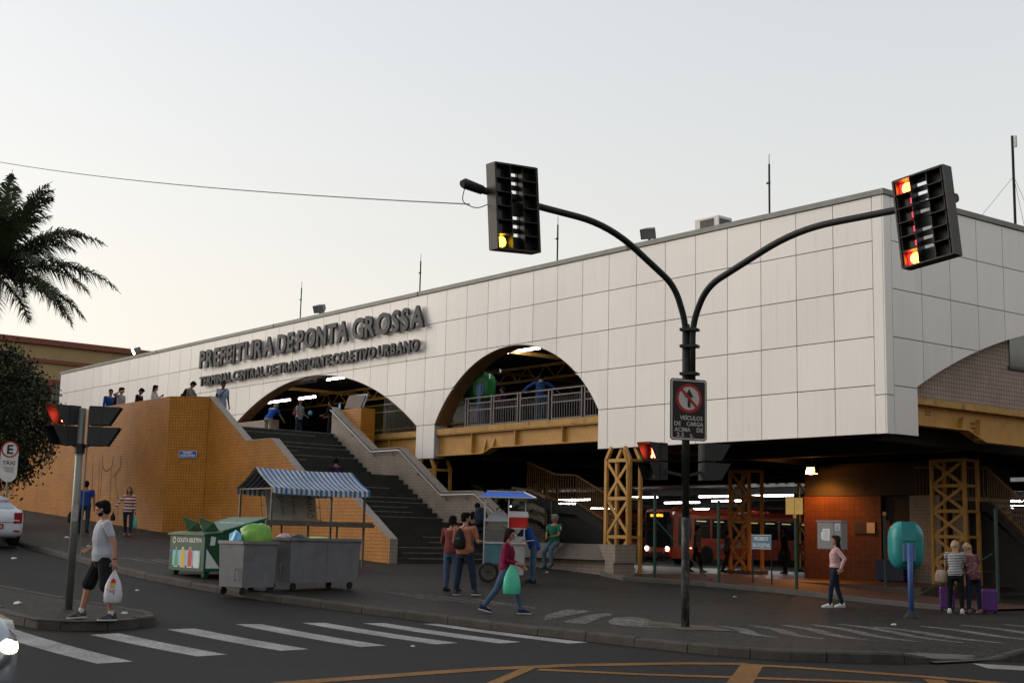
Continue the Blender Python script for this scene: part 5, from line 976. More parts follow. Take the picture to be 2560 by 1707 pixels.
# ---------------------------------------------------------------- people
def cap_mb(mb, a, b, ra, rb, n=10, fl=None):
    a, b = V(a), V(b); d = b - a; L_ = d.length
    if L_ < 1e-5: d = V((0, 0, 1)); L_ = 1e-4
    d.normalize(); u = d.cross(V((0, 0, 1)) if abs(d.z) < .9 else V((1, 0, 0))).normalized(); w_ = d.cross(u); prof = []
    for k in range(4): t = -PI / 2 + PI / 2 * k / 4 + .0; prof.append((ra * cos(t), ra * sin(t)))
    prof[0] = (ra * .12, -ra); prof += [(ra, 0), (rb, L_)]
    for k in range(1, 5): t = PI / 2 * k / 4; prof.append((max(rb * cos(t), rb * .12), L_ + rb * sin(t)))
    rings = [[a + d * h + (u * cos(2 * PI * j / n) + w_ * sin(2 * PI * j / n)) * r for j in range(n)] for r, h in prof]
    mb.loft(rings)
def ell(mb, c, r, M=None, n=12):
    rings = []
    for k in range(1, 8):
        t = -PI / 2 + PI * k / 8; rings.append([V(c) + (M @ V((r[0] * cos(t) * cos(2 * PI * j / n), r[1] * cos(t) * sin(2 * PI * j / n), r[2] * sin(t))) if M else V((r[0] * cos(t) * cos(2 * PI * j / n), r[1] * cos(t) * sin(2 * PI * j / n), r[2] * sin(t)))) for j in range(n)])
    mb.loft(rings)
def skin(mb, name, m, parent, vox, sm=4, fold=0, seed=0, kind=None):
    o = mb.build(name, m, parent)
    r = o.modifiers.new('r', 'REMESH'); r.mode = 'VOXEL'; r.voxel_size = vox; r.use_smooth_shade = True
    s_ = o.modifiers.new('s', 'SMOOTH'); s_.factor = .5; s_.iterations = sm
    me = ev_mesh(o); o.modifiers.clear(); old = o.data; o.data = me; bpy.data.meshes.remove(old); me.materials.clear(); me.materials.append(m); me.name = name
    if fold:
        nn = [v.normal.copy() for v in me.vertices]
        for v, nv in zip(me.vertices, nn):
            q = v.co; v.co = q + nv * (noise.noise(V((q.x * 9 + seed, q.y * 9, q.z * 4)), noise_basis='PERLIN_ORIGINAL') * fold * 1.4)
    me.polygons.foreach_set('use_smooth', [True] * len(me.polygons)); return o
def stripe_mat(name, c1, c2, per, duty=.5, axis=2):
    m = mat(name, c1, .85, 0, .1, 8.); nt = m.node_tree; L = nt.links.new; b = nt.nodes['Principled BSDF']; src = b.inputs['Base Color'].links[0].from_socket
    tc = N(nt, 'ShaderNodeTexCoord'); sx = N(nt, 'ShaderNodeSeparateXYZ'); L(tc.outputs['Object'], sx.inputs[0])
    d = N(nt, 'ShaderNodeMath', operation='DIVIDE'); d.inputs[1].default_value = per; L(sx.outputs[axis], d.inputs[0]); f = N(nt, 'ShaderNodeMath', operation='FRACT'); L(d.outputs[0], f.inputs[0]); g_ = N(nt, 'ShaderNodeMath', operation='GREATER_THAN'); g_.inputs[1].default_value = duty; L(f.outputs[0], g_.inputs[0])
    x = N(nt, 'ShaderNodeMix', data_type='RGBA'); x.inputs[7].default_value = (*c2, 1); L(g_.outputs[0], x.inputs[0]); L(src, x.inputs[6]); L(x.outputs[2], b.inputs['Base Color']); return m
def cloth(name, c, var=.12, rough=.85): return mat(name, c, rough, 0, var, 6., .15, 90., spec=.15)
SK = {'a': mat('skin_light', (.3, .15, .1), .55, 0, .06), 'b': mat('skin_tan', (.2, .09, .055), .55, 0, .06), 'c': mat('skin_brown', (.1, .045, .028), .55, 0, .06)}
HR = {'k': mat('hair_black', (.006, .005, .0045), .8, 0, .3, 30., spec=.08), 'b': mat('hair_brown', (.014, .008, .005), .7, 0, .3, 30., spec=.12), 'g': mat('hair_grey', (.16, .15, .14), .7, 0, .3, 30.), 'y': mat('hair_blonde', (.26, .18, .1), .6, 0, .4, 25.), 'r': mat('hair_auburn', (.014, .005, .006), .7, 0, .3, 30., spec=.12)}
def dirv(f, o, s): f, o = rad(f), rad(o); return V((sin(f) * cos(o), s * sin(o), -cos(f) * cos(o)))
class P: pass
def person(lab, loc, head, H, legs=((4, 2, 0, 2), (-2, 2, -6, 2)), arms=((2, 10, 12, 4), (2, 10, 12, 4)), lean=2, slean=0, neck=(0, 0), sk='a', hair='k', hl=0, top=None, slv=.45, hem=.05, bot=None, leg=1., shoe=None, fem=False, fat=1., vox=.014, grp=None, seat=None, loose=1., beard=False, hood=None, sock=None, glasses=False):
    R_ = P(); r = thing('person', lab, 'person', loc, rad(head), grp); R_.o = r; h = H
    hw = (.058 if not fem else .062) * h; sw = (.118 if not fem else .1) * h * (.5 + .5 * fat)
    # joints; index 0 = left (+y), 1 = right (-y)
    pel = V((0, 0, 0)); up = V((sin(rad(lean)), sin(rad(slean)), cos(rad(lean)))).normalized(); fw = V((cos(rad(lean)), 0, -sin(rad(lean)))); lat = V((0, 1, 0))
    J = {}
    low = 9
    for i, s in ((0, 1), (1, -1)):
        f1, o1, f2, o2 = legs[i]; hip = pel + lat * s * hw; kn = hip + dirv(f1, o1, s) * .245 * h; an = kn + dirv(f2, o2, s) * .24 * h; J['l', i] = (hip, kn, an); low = min(low, an.z - .042 * h)
    base = -low if seat is None else seat
    for k in list(J): J[k] = tuple(p + V((0, 0, base)) for p in J[k])
    pel = pel + V((0, 0, base)); nk = pel + up * .31 * h; R_.pel = pel; R_.neck = nk; R_.up = up; R_.fw = fw
    for i, s in ((0, 1), (1, -1)):
        f1, o1, f2, o2 = arms[i]; sh = pel + up * .282 * h + lat * s * sw; el = sh + dirv(f1, o1, s) * .17 * h; wr = el + dirv(f2, o2, s) * .145 * h; J['a', i] = (sh, el, wr)
    R_.J = J; hd = nk + (up * .7 + V((0, 0, .3)) + fw * (.12 + .004 * neck[0])).normalized() * .098 * h; R_.head = hd
    HM = Matrix.Rotation(rad(neck[1]), 3, 'Z') @ Matrix.Rotation(rad(neck[0] + lean * .6), 3, 'Y'); R_.HM = HM
    def trunk(mb, g_=0, hemt=None, topt=.325):
        F = fat; T = [(-.075, .05, .07), (-.03, .068, .088), (.03, .07 * F, .092 * F), (.09, .066 * F, .083 * F if not fem else .074), (.15, .068 * F, .086 * F), (.21, .07, .098 if not fem else .09), (.255, .064, .108 if not fem else .096), (.285, .05, .1 if not fem else .086), (.305, .036, .062), (.325, .028, .032)]
        if fem: T[5] = (.21, .078, .088)
        rings = []
        for t, dx, dy in T:
            if hemt is not None and t < hemt: continue
            if t > topt: continue
            c = pel + up * t * h + fw * (.008 * h if .12 < t < .24 else 0); gg = g_ + (.006 * h if hemt is not None and t < .08 else 0)
            rings.append([c + fw * (dx * h + gg) * cos(2 * PI * j / 16) + lat * (dy * h + gg) * sin(2 * PI * j / 16) for j in range(16)])
        mb.loft(rings)
    mb = MB(); trunk(mb)
    for i, s in ((0, 1), (1, -1)):
        hip, kn, an = J['l', i]; lk_ = .72 if bot and leg > .8 else 1; cap_mb(mb, hip, kn, .05 * h * (.6 + .4 * fat) * lk_, .034 * h * lk_); mid = kn.lerp(an, .35) - V((.008 * h, 0, 0)); cap_mb(mb, kn, mid, .032 * h * lk_, .033 * h * lk_); cap_mb(mb, mid, an, .032 * h * lk_, .021 * h); cap_mb(mb, an, an + V((.06 * h, s * .008 * h, -.024 * h)), .022 * h, .018 * h)
        sh, el, wr = J['a', i]; cap_mb(mb, sh, el, .029 * h, .023 * h); cap_mb(mb, el, wr, .022 * h, .0155 * h); cap_mb(mb, pel + up * .28 * h + lat * s * sw * .4, sh, .032 * h, .03 * h)
        # hand: palm, four fingers, thumb
        d = (wr - el).normalized(); side_ = lat * s; pn = d.cross(side_); pn = (pn if pn.length > .1 else d.cross(V((1, 0, 0)))).normalized(); ww = pn.cross(d).normalized()
        ac = V((1, 0, 0)) - d * d.x; ac = ac.normalized() if ac.length > .2 else (V((0, 0, 1)) - d * d.z).normalized(); inn = d.cross(ac).normalized()
        if inn.y * s > 0: inn = -inn
        pc = wr + d * .028 * h; mbp = wr + d * .05 * h
        for q in (-1, 0, 1): cap_mb(mb, wr + ac * q * .008 * h, mbp + ac * q * .014 * h, .0105 * h, .01 * h, 8)
        for q, ln in ((-1.5, .032), (-.5, .04), (.5, .043), (1.5, .039)):
            k0 = mbp + ac * q * .0115 * h; k1 = k0 + (d * .9 + inn * .3).normalized() * ln * h * .55; k2 = k1 + (d * .55 + inn * .75).normalized() * ln * h * .5; cap_mb(mb, k0, k1, .0058 * h, .0052 * h, 6); cap_mb(mb, k1, k2, .0052 * h, .0045 * h, 6)
        t0 = wr + d * .015 * h + ac * .016 * h; t1 = t0 + (d * .6 + ac * .7 + inn * .2).normalized() * .028 * h; cap_mb(mb, t0, t1, .0075 * h, .006 * h, 6); cap_mb(mb, t1, t1 + (d * .9 + inn * .3).normalized() * .02 * h, .006 * h, .005 * h, 6); J['h', i] = mbp + d * .02 * h + inn * .012 * h
    cap_mb(mb, nk - up * .02 * h, hd - HM @ V((.008 * h, 0, .03 * h)), .032 * h, .029 * h)
    hp = lambda x, y, z: hd + HM @ V((x * h, y * h, z * h))
    ell(mb, hp(-.004, 0, .012), (.056 * h, .043 * h, .05 * h), HM); ell(mb, hp(.012, 0, -.024), (.038 * h, .034 * h, .036 * h), HM); ell(mb, hp(.034, 0, -.044), (.014 * h, .016 * h, .013 * h), HM)
    cap_mb(mb, hp(.046, 0, .008), hp(.058, 0, -.014), .006 * h, .009 * h, 8); cap_mb(mb, hp(.04, -.018, .014), hp(.04, .018, .014), .011 * h, .011 * h, 8); cap_mb(mb, hp(.043, -.01, -.03), hp(.043, .01, -.03), .006 * h, .006 * h, 8)
    for s in (-1, 1): ell(mb, hp(-.004, s * .043, -.004), (.012 * h, .006 * h, .018 * h), HM)
    body = skin(mb, 'body', SK[sk], r, vox, 3)
    if vox < .016:
        for s in (-1, 1): mb2 = MB(); ell(mb2, hp(.0465, s * .0165, .004), (.005 * h, .0065 * h, .0035 * h), HM, 8); mb2.build('eye', HR['k'], body, True)
        mb2 = MB(); cap_mb(mb2, hp(.048, -.013, -.03), hp(.048, .013, -.03), .0032 * h, .0032 * h, 6); mb2.build('mouth', mat('lips', (.16, .06, .05), .5), body, True)
    # clothes
    g_ = .011 * h * loose
    if top:
        mb = MB(); trunk(mb, g_ * .8, hem * -1, .3)
        for i, s in ((0, 1), (1, -1)):
            sh, el, wr = J['a', i]; cap_mb(mb, pel + up * .27 * h + lat * s * sw * .35, sh, .036 * h, .036 * h)
            if slv > 0:
                if slv <= 1: e = sh.lerp(el, slv); cap_mb(mb, sh, e, .038 * h, (.034 if slv < .8 else .03) * h * (.9 + .1 * loose))
                else: cap_mb(mb, sh, el, .037 * h, .03 * h); cap_mb(mb, el, el.lerp(wr, slv - 1), .029 * h, .021 * h)
        if hood: ell(mb, nk - fw * .045 * h - up * .01 * h, (.04 * h, .06 * h, .05 * h))
        R_.top = skin(mb, 'shirt' if slv < 1.2 else 'jacket', top, r, vox, 3, .004 * h / 1.7 * (1 if vox < .016 else .7), rnd.random() * 50)
        if hood: mb = MB(); ell(mb, nk - fw * .05 * h, (.035 * h, .052 * h, .05 * h)); skin(mb, 'hood', hood, r, vox, 2)
    if bot:
        mb = MB(); rings = []
        for t, dx, dy in ((-.08, .052, .078), (-.03, .07, .09), (.02, .071 * fat, .092 * fat), (.055, .068 * fat, .088 * fat)): rings.append([pel + up * t * h + fw * (dx * h + g_ * .45) * cos(2 * PI * j / 16) + lat * (dy * h + g_ * .45) * sin(2 * PI * j / 16) for j in range(16)])
        mb.loft(rings)
        for i in (0, 1):
            hip, kn, an = J['l', i]; k = .82 + .4 * loose * (1 if not fem else .55); cap_mb(mb, hip, kn if leg >= .5 else hip.lerp(kn, leg * 2), .053 * h * (.6 + .4 * fat), (.036 if leg >= .5 else .05) * h * k)
            if leg > .5: e = kn.lerp(an, min(1, (leg - .5) * 2)); cap_mb(mb, kn, e, .036 * h * k, .027 * h * k)
        skin(mb, 'trousers' if leg > .7 else 'shorts', bot, r, vox, 3, .004 * h / 1.7, rnd.random() * 50)
    if shoe:
        for i, s in ((0, 1), (1, -1)):
            hip, kn, an = J['l', i]; tilt = max(-.5, min(.75, (an.z - .042 * h) * 4.)); bk = an + V((-.025 * h, 0, 0)); rings = []
            Rt = Matrix.Rotation(tilt, 3, 'Y')
            for x, wd, zt in ((-.04, .018, .008), (-.03, .025, .024), (0, .027, .028), (.03, .028, .014), (.06, .031, .0), (.088, .028, -.009), (.112, .015, -.022)):
                rings.append([an + Rt @ V((x * h, y * h + s * .004 * h * (x > 0), z * h)) for y, z in ((-wd, -.034), (wd, -.034), (wd, (zt - .034) / 2), (wd * .6, zt), (-wd * .6, zt), (-wd, (zt - .034) / 2))])
            so_ = MB().loft(rings).build('shoe', shoe[0], r, True)
            rings = [[an + Rt @ V((x * h, y * h + s * .004 * h * (x > 0), z * h)) for y, z in ((-wd, -.042), (wd, -.042), (wd, -.03), (-wd, -.03))] for x, wd in ((-.042, .019), (-.032, .0262), (0, .028), (.03, .0292), (.06, .0322), (.09, .0292), (.115, .016))]
            MB().loft(rings).build('sole', shoe[1], so_)
            if sock: mb = MB(); cap_mb(mb, an + V((0, 0, .0)), an.lerp(kn, .12), .026 * h, .0255 * h); mb.build('sock', sock, r, True)
    # hair
    mb = MB()
    if hl >= 0:
        ell(mb, hp(-.016, 0, .024), (.06 * h, .053 * h, .055 * h), HM); ell(mb, hp(-.03, 0, -.008), (.04 * h, .049 * h, .046 * h), HM); ell(mb, hp(.016, 0, .052), (.04 * h, .04 * h, .024 * h), HM)
        if hl > 0:
            b0 = hp(-.035, 0, .0); dn = (V((0, 0, -1)) - fw * .12).normalized(); b1 = b0 + dn * hl * h; b1 = b1 - fw * .012 * h
            for y in (-.03, -.01, .01, .03): cap_mb(mb, b0 + lat * y * h, b1 + lat * y * .9 * h, .024 * h, .016 * h, 8)
            for s in (-1, 1): cap_mb(mb, hp(-.005, s * .046, .02), hp(-.012, s * .05, -.03) + dn * max(0, hl - .12) * h, .016 * h, .014 * h, 8)
        skin(mb, 'hair', HR[hair], r, max(.009, vox * .8), 2, .003, rnd.random() * 9)
    if beard: mb = MB(); ell(mb, hp(.016, 0, -.034), (.036 * h, .037 * h, .026 * h), HM); skin(mb, 'beard', HR[hair], r, .009, 2)
    if glasses:
        for s in (-1, 1): MB().bar(hp(.05, s * .017, .003), hp(-.003, s * .045, .004), .003, .003).build('glasses', HR['k'], r); MB().lathe([(.012 * h, -.001), (.012 * h, .001)], hp(.053, s * .017, .002), 10, M=HM @ Matrix.Rotation(PI / 2, 3, 'Y')).build('glasses', mat('lens_dark', (.02, .02, .02), .1, alpha=.6), r)
    Wm = Matrix.Translation(V(loc)) @ Matrix.Rotation(rad(head), 4, 'Z'); R_.w = lambda p: Wm @ V(p); R_.M = Wm; R_.h = h
    return R_
def plastic_bag(lab, top_w, ht, wd, m, ang=0, name='plastic_bag', thick=.35):
    # a carrier bag hanging from a hand: two handle loops and a bulging sack, origin at its base
    r = thing(name, lab, 'bag', V(top_w) - V((0, 0, ht)), ang); rings = []
    for z, a, b in ((0, .8, .75), (.04, .95, .95), (.25, 1., 1.), (.5, .92, .85), (.68, .7, .5), (.8, .45, .25), (.92, .22, .12), (1, .1, .08)):
        rings.append([V((wd / 2 * a * cos(2 * PI * j / 16) * (1 + .08 * sin(j * 2.4 + z * 9)), wd * thick * b * sin(2 * PI * j / 16) * (1 + .1 * sin(j * 1.7 + z * 7)), z * ht)) for j in range(16)])
    MB().loft(rings).build('sack', m, r, True); MB().tube([(-.02, 0, ht * .9), (-.01, 0, ht * 1.0), (.02, 0, ht * .9)], .008, 6).build('handle', m, r); return r
def backpack(lab, R_, back, m, wd=.3, ht=.42, th=.18, name='backpack', strap=True, dz=.0):
    c = R_.pel + R_.up * (.16 + dz) * R_.h - R_.fw * (back + th / 2); base = R_.w(c - V((0, 0, ht / 2))); r = thing(name, lab, 'bag', base, R_.o.rotation_euler.z); r.rotation_euler = (0, math.atan2(R_.up.x, R_.up.z), R_.o.rotation_euler.z)
    rings = [[V((x * a * th, y * b * wd, z * ht)) for x, y in rrect(1, 1, .35, 4)] for z, a, b in ((0, .6, .75), (.06, .92, .95), (.3, 1, 1), (.65, .9, .97), (.88, .7, .8), (1, .35, .5))]
    MB().loft(rings).build('sack', m, r, True); MB().loft([[V((-th * .5 - x, y, z)) for y, z in rrect(wd * .7, ht * .35, .05)] for x in (-.02, .04)]).build('pocket', m, r).location = (0, 0, ht * .3)
    if strap:
        for s in (-1, 1): MB().tube(fillet([(th * .4, s * wd * .3, ht * .1), (th * .5 + .14, s * wd * .42, ht * .45), (th * .5 + .06, s * wd * .4, ht * .95), (th * .3, s * wd * .3, ht * .85)], .08), .014, 6).build('strap', m, r)
    return r
white_t, jeans, djeans, blackc, navyc = cloth('tee_white', (.34, .35, .4)), cloth('denim', (.05, .085, .14), .25), cloth('denim_dark', (.014, .022, .042), .25), cloth('cloth_black', (.01, .0095, .01)), cloth('cloth_navy', (.012, .016, .032))
shG, shB, shW, shN, soleW, soleB = cloth('shoe_grey', (.05, .05, .055), .4), cloth('shoe_black', (.012, .012, .013)), cloth('shoe_white', (.5, .5, .5)), cloth('shoe_navy', (.014, .016, .05)), mat('sole_white', (.42, .41, .4), .6), mat('sole_dark', (.02, .018, .016), .7)
HEAD_CAM = -39.4
# --- man waiting on the island
m1 = person('young man in white T-shirt and black shorts waiting on the island with a bag', (-.05, -19.87, gz(-.05) + .005), 260, 1.8, ((-8, 7, -12, 5), (20, 8, 9, 6)), ((-20, 14, -4, 8), (-10, 12, 66, -22)), 1, 0, (16, -28), 'a', 'k', 0, white_t, .58, .07, cloth('shorts_black', (.011, .01, .011)), .47, (shG, soleW), False, 1.1, .0085, None, None, 1.1, True, None, mat('sock_white', (.42, .41, .42), .8))
for i, s in ((0, 1), (1, -1)):
    an = m1.J['l', i][2]; h = 1.8
    for sd_ in (-1, 1): MB().add([an + V((a * h, sd_ * .0315 * h + s * .004 * h, b * h)) for a, b in ((.005, -.022), (.02, -.026), (.055, -.006), (.022, -.02))], [(0, 1, 2, 3), (3, 2, 1, 0)]).build('shoe_mark', soleW, m1.o)
w0 = m1.J['a', 0][2]; d0 = (m1.J['a', 0][2] - m1.J['a', 0][1]).normalized(); MB().tube([w0 - d0 * .025, w0 - d0 * .01], .031, 12).build('bracelet', HR['k'], m1.o)
pb = plastic_bag('white carrier bag with red and yellow print held by the man on the island', m1.w(m1.J['h', 0]) - V((0, 0, .01)), .5, .27, mat('carrier_white', (.42, .42, .46), .4, 0, .08, 5., .2, 12.), rad(50), thick=.26)
for nm, pts, m_ in (('print_red', [(-.03, .3), (.045, .3), (.05, .345), (.01, .375), (-.02, .34)], mat('print_red', (.4, .03, .06), .5)), ('print_yellow', [(-.035, .235), (.035, .225), (.04, .3), (-.03, .3)], mat('print_yellow', (.5, .33, .02), .5)), ('print_line', [(-.09, .2), (.06, .195), (.06, .203), (-.09, .208)], MATS['print_red']), ('print_text', [(-.05, .13), (.04, .13), (.04, .185), (-.05, .185)], MATS['print_grey'])):
    MB().add([(x, -.0775 + .0012 * len(nm), z) for x, z in pts], [tuple(range(len(pts)))]).build(nm, m_, pb)
cg = m1.w(m1.J['h', 1]); ci = thing('cigarette', 'thin white cigarette between the fingers of the man on the island', 'cigarette', cg); MB().tube([(0, 0, 0), (-.045, -.02, -.05)], .004, 6).build('paper', soleW, ci)
# --- people on the pavement up the street
b2 = person('man in blue T-shirt walking away along the tan wall', (-23.6, -10.9, gz(-23.6)), 150, 1.74, ((14, 3, 6, 2), (-8, 3, -24, 2)), ((4, 16, 8, 10), (-4, 12, 4, 6)), 2, 0, (5, 0), 'b', 'k', 0, cloth('tee_blue', (.01, .035, .16)), .5, .07, djeans, 1, (shB, soleB), False, 1.12, .016)
blob('shoulder_bag', 'black bag carried by the man in blue walking along the wall', 'bag', b2.w(b2.J['h', 0]) - V((0, 0, .22)), (.24, .2, .25), blackc, 4, .3)
st_m = stripe_mat('stripe_red', (.2, .015, .022), (.45, .42, .38), .105)
g3 = person('young woman in red striped jumper looking up as she walks by the wall', (-22.6, -9.8, gz(-22.6)), -28, 1.62, ((16, 1, 4, 0), (-10, -2, -22, -2)), ((4, 10, 14, 6), (10, 38, 26, 26)), -2, 0, (-38, 5), 'b', 'b', .13, st_m, 1.9, .06, djeans, 1, (mat('sandal', (.2, .07, .03), .6), soleB), True, 1., .014)
plastic_bag('small mint green bag carried by the woman in striped jumper', g3.w(g3.J['h', 0]), .4, .2, mat('bag_mint', (.05, .33, .25), .5, 0, .1), .5, thick=.3); plastic_bag('dark handbag dangling from the arm of the woman in striped jumper', g3.w(g3.J['h', 1]), .3, .2, blackc, .2, 'handbag')
# --- people on the terrace
DZ = 5.352; dg_ = 'people leaning on the terrace wall'
person('dark haired man in blue and black raglan top on the terrace', (-32.2, -6.78, DZ), 10, 1.84, neck=(5, -30), sk='b', top=cloth('raglan_blue', (.012, .05, .22)), slv=1.95, bot=djeans, shoe=(shB, soleB), vox=.018, grp=dg_)
p5_ = person('man in pale T-shirt with arm raised behind his neck on the terrace', (-31.2, -6.75, DZ), 35, 1.84, arms=((2, 8, 10, 4), (-20, 92, 120, -20)), neck=(8, 30), sk='a', top=cloth('tee_grey', (.27, .26, .25)), slv=.6, bot=djeans, shoe=(shB, soleB), vox=.018, grp=dg_); backpack('dark blue backpack on the man with raised arm', p5_, .11, navyc, .3, .45)
person('bearded man in black jacket bowing his head on the terrace', (-29.7, -6.7, DZ), 40, 1.72, lean=12, neck=(40, 0), sk='a', top=blackc, slv=1.95, bot=djeans, shoe=(shB, soleB), vox=.018, grp=dg_, beard=True)
person('woman with black bob and white blouse on the terrace', (-28.1, -6.7, DZ), 45, 1.7, arms=((2, 10, 10, 4), (30, 10, 120, 10)), neck=(6, 0), sk='a', hair='k', hl=.09, top=cloth('blouse_white', (.36, .34, .35)), slv=1.8, bot=djeans, shoe=(shB, soleB), fem=True, vox=.018, grp=dg_)
p8_ = person('man in patterned grey shirt reading his phone on the terrace', (-25.5, -6.55, DZ), 42, 1.68, arms=((30, 8, 80, -5), (30, 8, 80, -5)), lean=14, neck=(38, 0), sk='b', top=mat('camo_shirt', (.13, .125, .11), .85, 0, .55, 22.), slv=1.6, bot=djeans, shoe=(shB, soleB), vox=.018, grp=dg_); backpack('black backpack on the man reading his phone', p8_, .11, blackc, .3, .42)
p9_ = person('man in light blue shirt with hand at his mouth at the top of the stairs', (-24.1, -5.85, DZ - .17), 10, 1.8, ((6, 2, 0, 2), (-2, 2, -4, 2)), ((2, 8, 10, 4), (34, 6, 140, -12)), 2, 0, (8, -15), 'c', 'k', 0, cloth('shirt_lightblue', (.2, .25, .36)), .6, .08, djeans, 1, (shB, soleB), vox=.016); backpack('dark backpack on the man in light blue shirt', p9_, .11, navyc, .28, .42)
c1_ = person('man in blue staff shirt and beige trousers bending over at the entrance', (-29.2, -1.1, DZ), 110, 1.72, ((10, 8, 2, 6), (4, 8, -2, 6)), ((35, 10, 45, 4), (35, 10, 45, 4)), 40, 0, (20, 0), 'a', 'g', 0, cloth('staff_blue', (.01, .06, .3)), .55, .06, cloth('chinos', (.22, .18, .14)), 1, (shB, soleB), vox=.016)
text_part('COPA', 'shirt_print', mat('print_pale', (.4, .5, .6), .6), c1_.o, c1_.pel + c1_.up * .235 * 1.72 - c1_.fw * .145, .14, facing(-c1_.fw, c1_.up), .001, .003, width=.3)
g2_ = person('woman in grey T-shirt with a hand out at the entrance', (-27.6, -.55, DZ), 20, 1.64, ((2, 2, 0, 2), (0, 2, -4, 2)), ((6, 10, 60, -6), (6, 12, 75, -8)), 2, 0, (4, -40), 'b', 'b', .05, cloth('tee_ash', (.2, .22, .22)), .5, .05, djeans, 1, (shB, soleB), True, vox=.016); backpack('small red backpack on the woman in grey T-shirt', g2_, .1, cloth('pack_red', (.13, .03, .03)), .24, .34)
blob('balloon', 'small pale blue balloon held out at the entrance', 'balloon', g2_.w(g2_.J['h', 0]) + V((.05, .05, .2)), (.1, .1, .11), mat('balloon_blue', (.1, .3, .4), .3), 2, .05)
person('man in black top and shorts facing the woman at the entrance', (-26.9, .55, DZ), 215, 1.64, ((4, 4, 0, 2), (0, 4, -4, 2)), ((14, 10, 75, -10), (14, 10, 70, -8)), 4, 0, (6, 0), 'b', 'k', 0, blackc, 1.6, .06, blackc, 1, (shB, soleB), vox=.018)
s1_ = person('person in dark jacket with purple strap climbing the stairs', (-18.65, -4.2, 3.316), 175, 1.1 + .58, ((20, 2, -10, 2), (-4, 2, -8, 2)), lean=8, neck=(10, 0), sk='b', hair='k', hl=.03, top=cloth('jacket_plum', (.02, .013, .02)), slv=1.95, bot=blackc, shoe=(shB, soleB), vox=.018)
s1_.o.location.z = 2.42; MB().bar(s1_.neck + V((-.1, .12, 0)), s1_.pel + V((-.13, -.12, .25)), .03, .02).build('bag_strap', cloth('strap_purple', (.07, .05, .2)), s1_.o)
# --- around the snack cart
o1 = person('man in orange T-shirt with black drawstring bag beside the snack cart', (-3.18, -10.5, gz(-3.2)), 108, 1.76, ((-2, 5, -6, 3), (10, 8, 4, 6)), ((2, 14, 40, -14), (8, 16, 95, -24)), 0, 0, (4, -42), 'a', 'k', 0, cloth('tee_orange', (.27, .1, .062)), .62, .05, djeans, 1, (shG, soleW), False, 1.18, .0125)
db = thing('drawstring_bag', 'black drawstring bag on the back of the man in orange', 'bag', o1.w(o1.pel + V((-.17, .03, .06))), rad(108)); MB().loft([[V((x * a * .12, y * b * .3, z)) for x, y in rrect(1, 1, .4, 4)] for z, a, b in ((0, .5, .8), (.05, 1, 1), (.16, 1.1, 1), (.3, .8, .7), (.4, .5, .35), (.44, .3, .15))]).build('sack', blackc, db, True)
for s in (-1, 1): MB().tube([(0, s * .02, .42), (.06, s * .1, .5), (.17, s * .13, .48)], .008, 5).build('cord', blackc, db)
text_part('SPORT', 'print', mat('print_dim', (.12, .12, .12), .6), db, (-.075, 0, .2), .06, facing((-1, 0, 0)), .001, .0, width=.12)
person('person in dark red top half hidden behind the man in orange', (-4.0, -10.25, gz(-4)), 112, 1.66, ((2, 2, 0, 2), (6, 2, 0, 2)), ((6, 16, 40, -6), (4, 8, 20, 4)), 2, 0, (4, 0), 'b', 'k', .05, cloth('top_darkred', (.13, .03, .03)), 1.0, .05, jeans, 1, (shB, soleB), vox=.016)
k1 = person('man under a large dark backpack starting up the stairs', (-12.9, -2.45, .95), 165, 1.74, ((26, 2, -4, 2), (-10, 2, -38, 2)), ((20, 10, 60, 0), (20, 10, 60, 0)), 24, 0, (20, 0), 'b', 'k', 0, blackc, 1.9, .05, djeans, 1, (mat('shoe_brown', (.07, .04, .025), .6), soleB), vox=.016); backpack('large dark blue backpack on the man starting up the stairs', k1, .1, navyc, .4, .6, .36)
v1 = person('snack vendor in blue shirt bending over his cart', (-6.0, -6.12, gz(-6)), 225, 1.74, ((2, 4, -2, 2), (8, 4, 2, 2)), ((40, 8, 70, -8), (35, 10, 75, -8)), 26, 0, (30, 0), 'c', 'k', 0, cloth('shirt_royal', (.012, .05, .2)), .75, .1, jeans, 1, (shB, soleB), vox=.014)
mw = person('woman in maroon jumper and glasses striding past with a mint bag', (.38, -12.25, gz(.38)), 44, 1.62, ((27, 1, 16, 0), (-24, 1, -38, 0)), ((8, 10, 60, -6), (-4, 12, 72, -10)), 3, 0, (4, 0), 'a', 'r', .085, cloth('jumper_maroon', (.13, .006, .03)), 1.75, .075, jeans, .97, (shN, soleW), True, 1.1, .0115, glasses=True)
plastic_bag('mint green carrier bag hanging from the arm of the woman in maroon', mw.w(mw.J['a', 1][1].lerp(mw.J['a', 1][2], .6)), .58, .32, mat('bag_mint_bright', (.06, .42, .28), .45, 0, .12, 5., .2, 12.), rad(44), thick=.25)
hb = blob('handbag', 'tan leather handbag at the far hip of the woman in maroon', 'bag', mw.w(mw.pel + V((.1, .2, -.12))), (.17, .06, .19), mat('leather_tan', (.17, .08, .035), .5), 6, .1)
sm_ = person('grey haired man in green football shirt sitting on the seat wall', (-10.35, -1.62, gz(-10.35)), -78, 1.74, ((62, 8, 2, 4), (48, 6, -8, 2)), ((22, 4, 72, -34), (22, 4, 62, -34)), -2, 0, (8, -40), 'b', 'g', 0, cloth('shirt_green', (.008, .085, .045)), .6, .06, cloth('denim_pale', (.06, .09, .13), .25), 1, (cloth('shoe_teal', (.03, .08, .11)), soleB), vox=.0125, seat=.8)
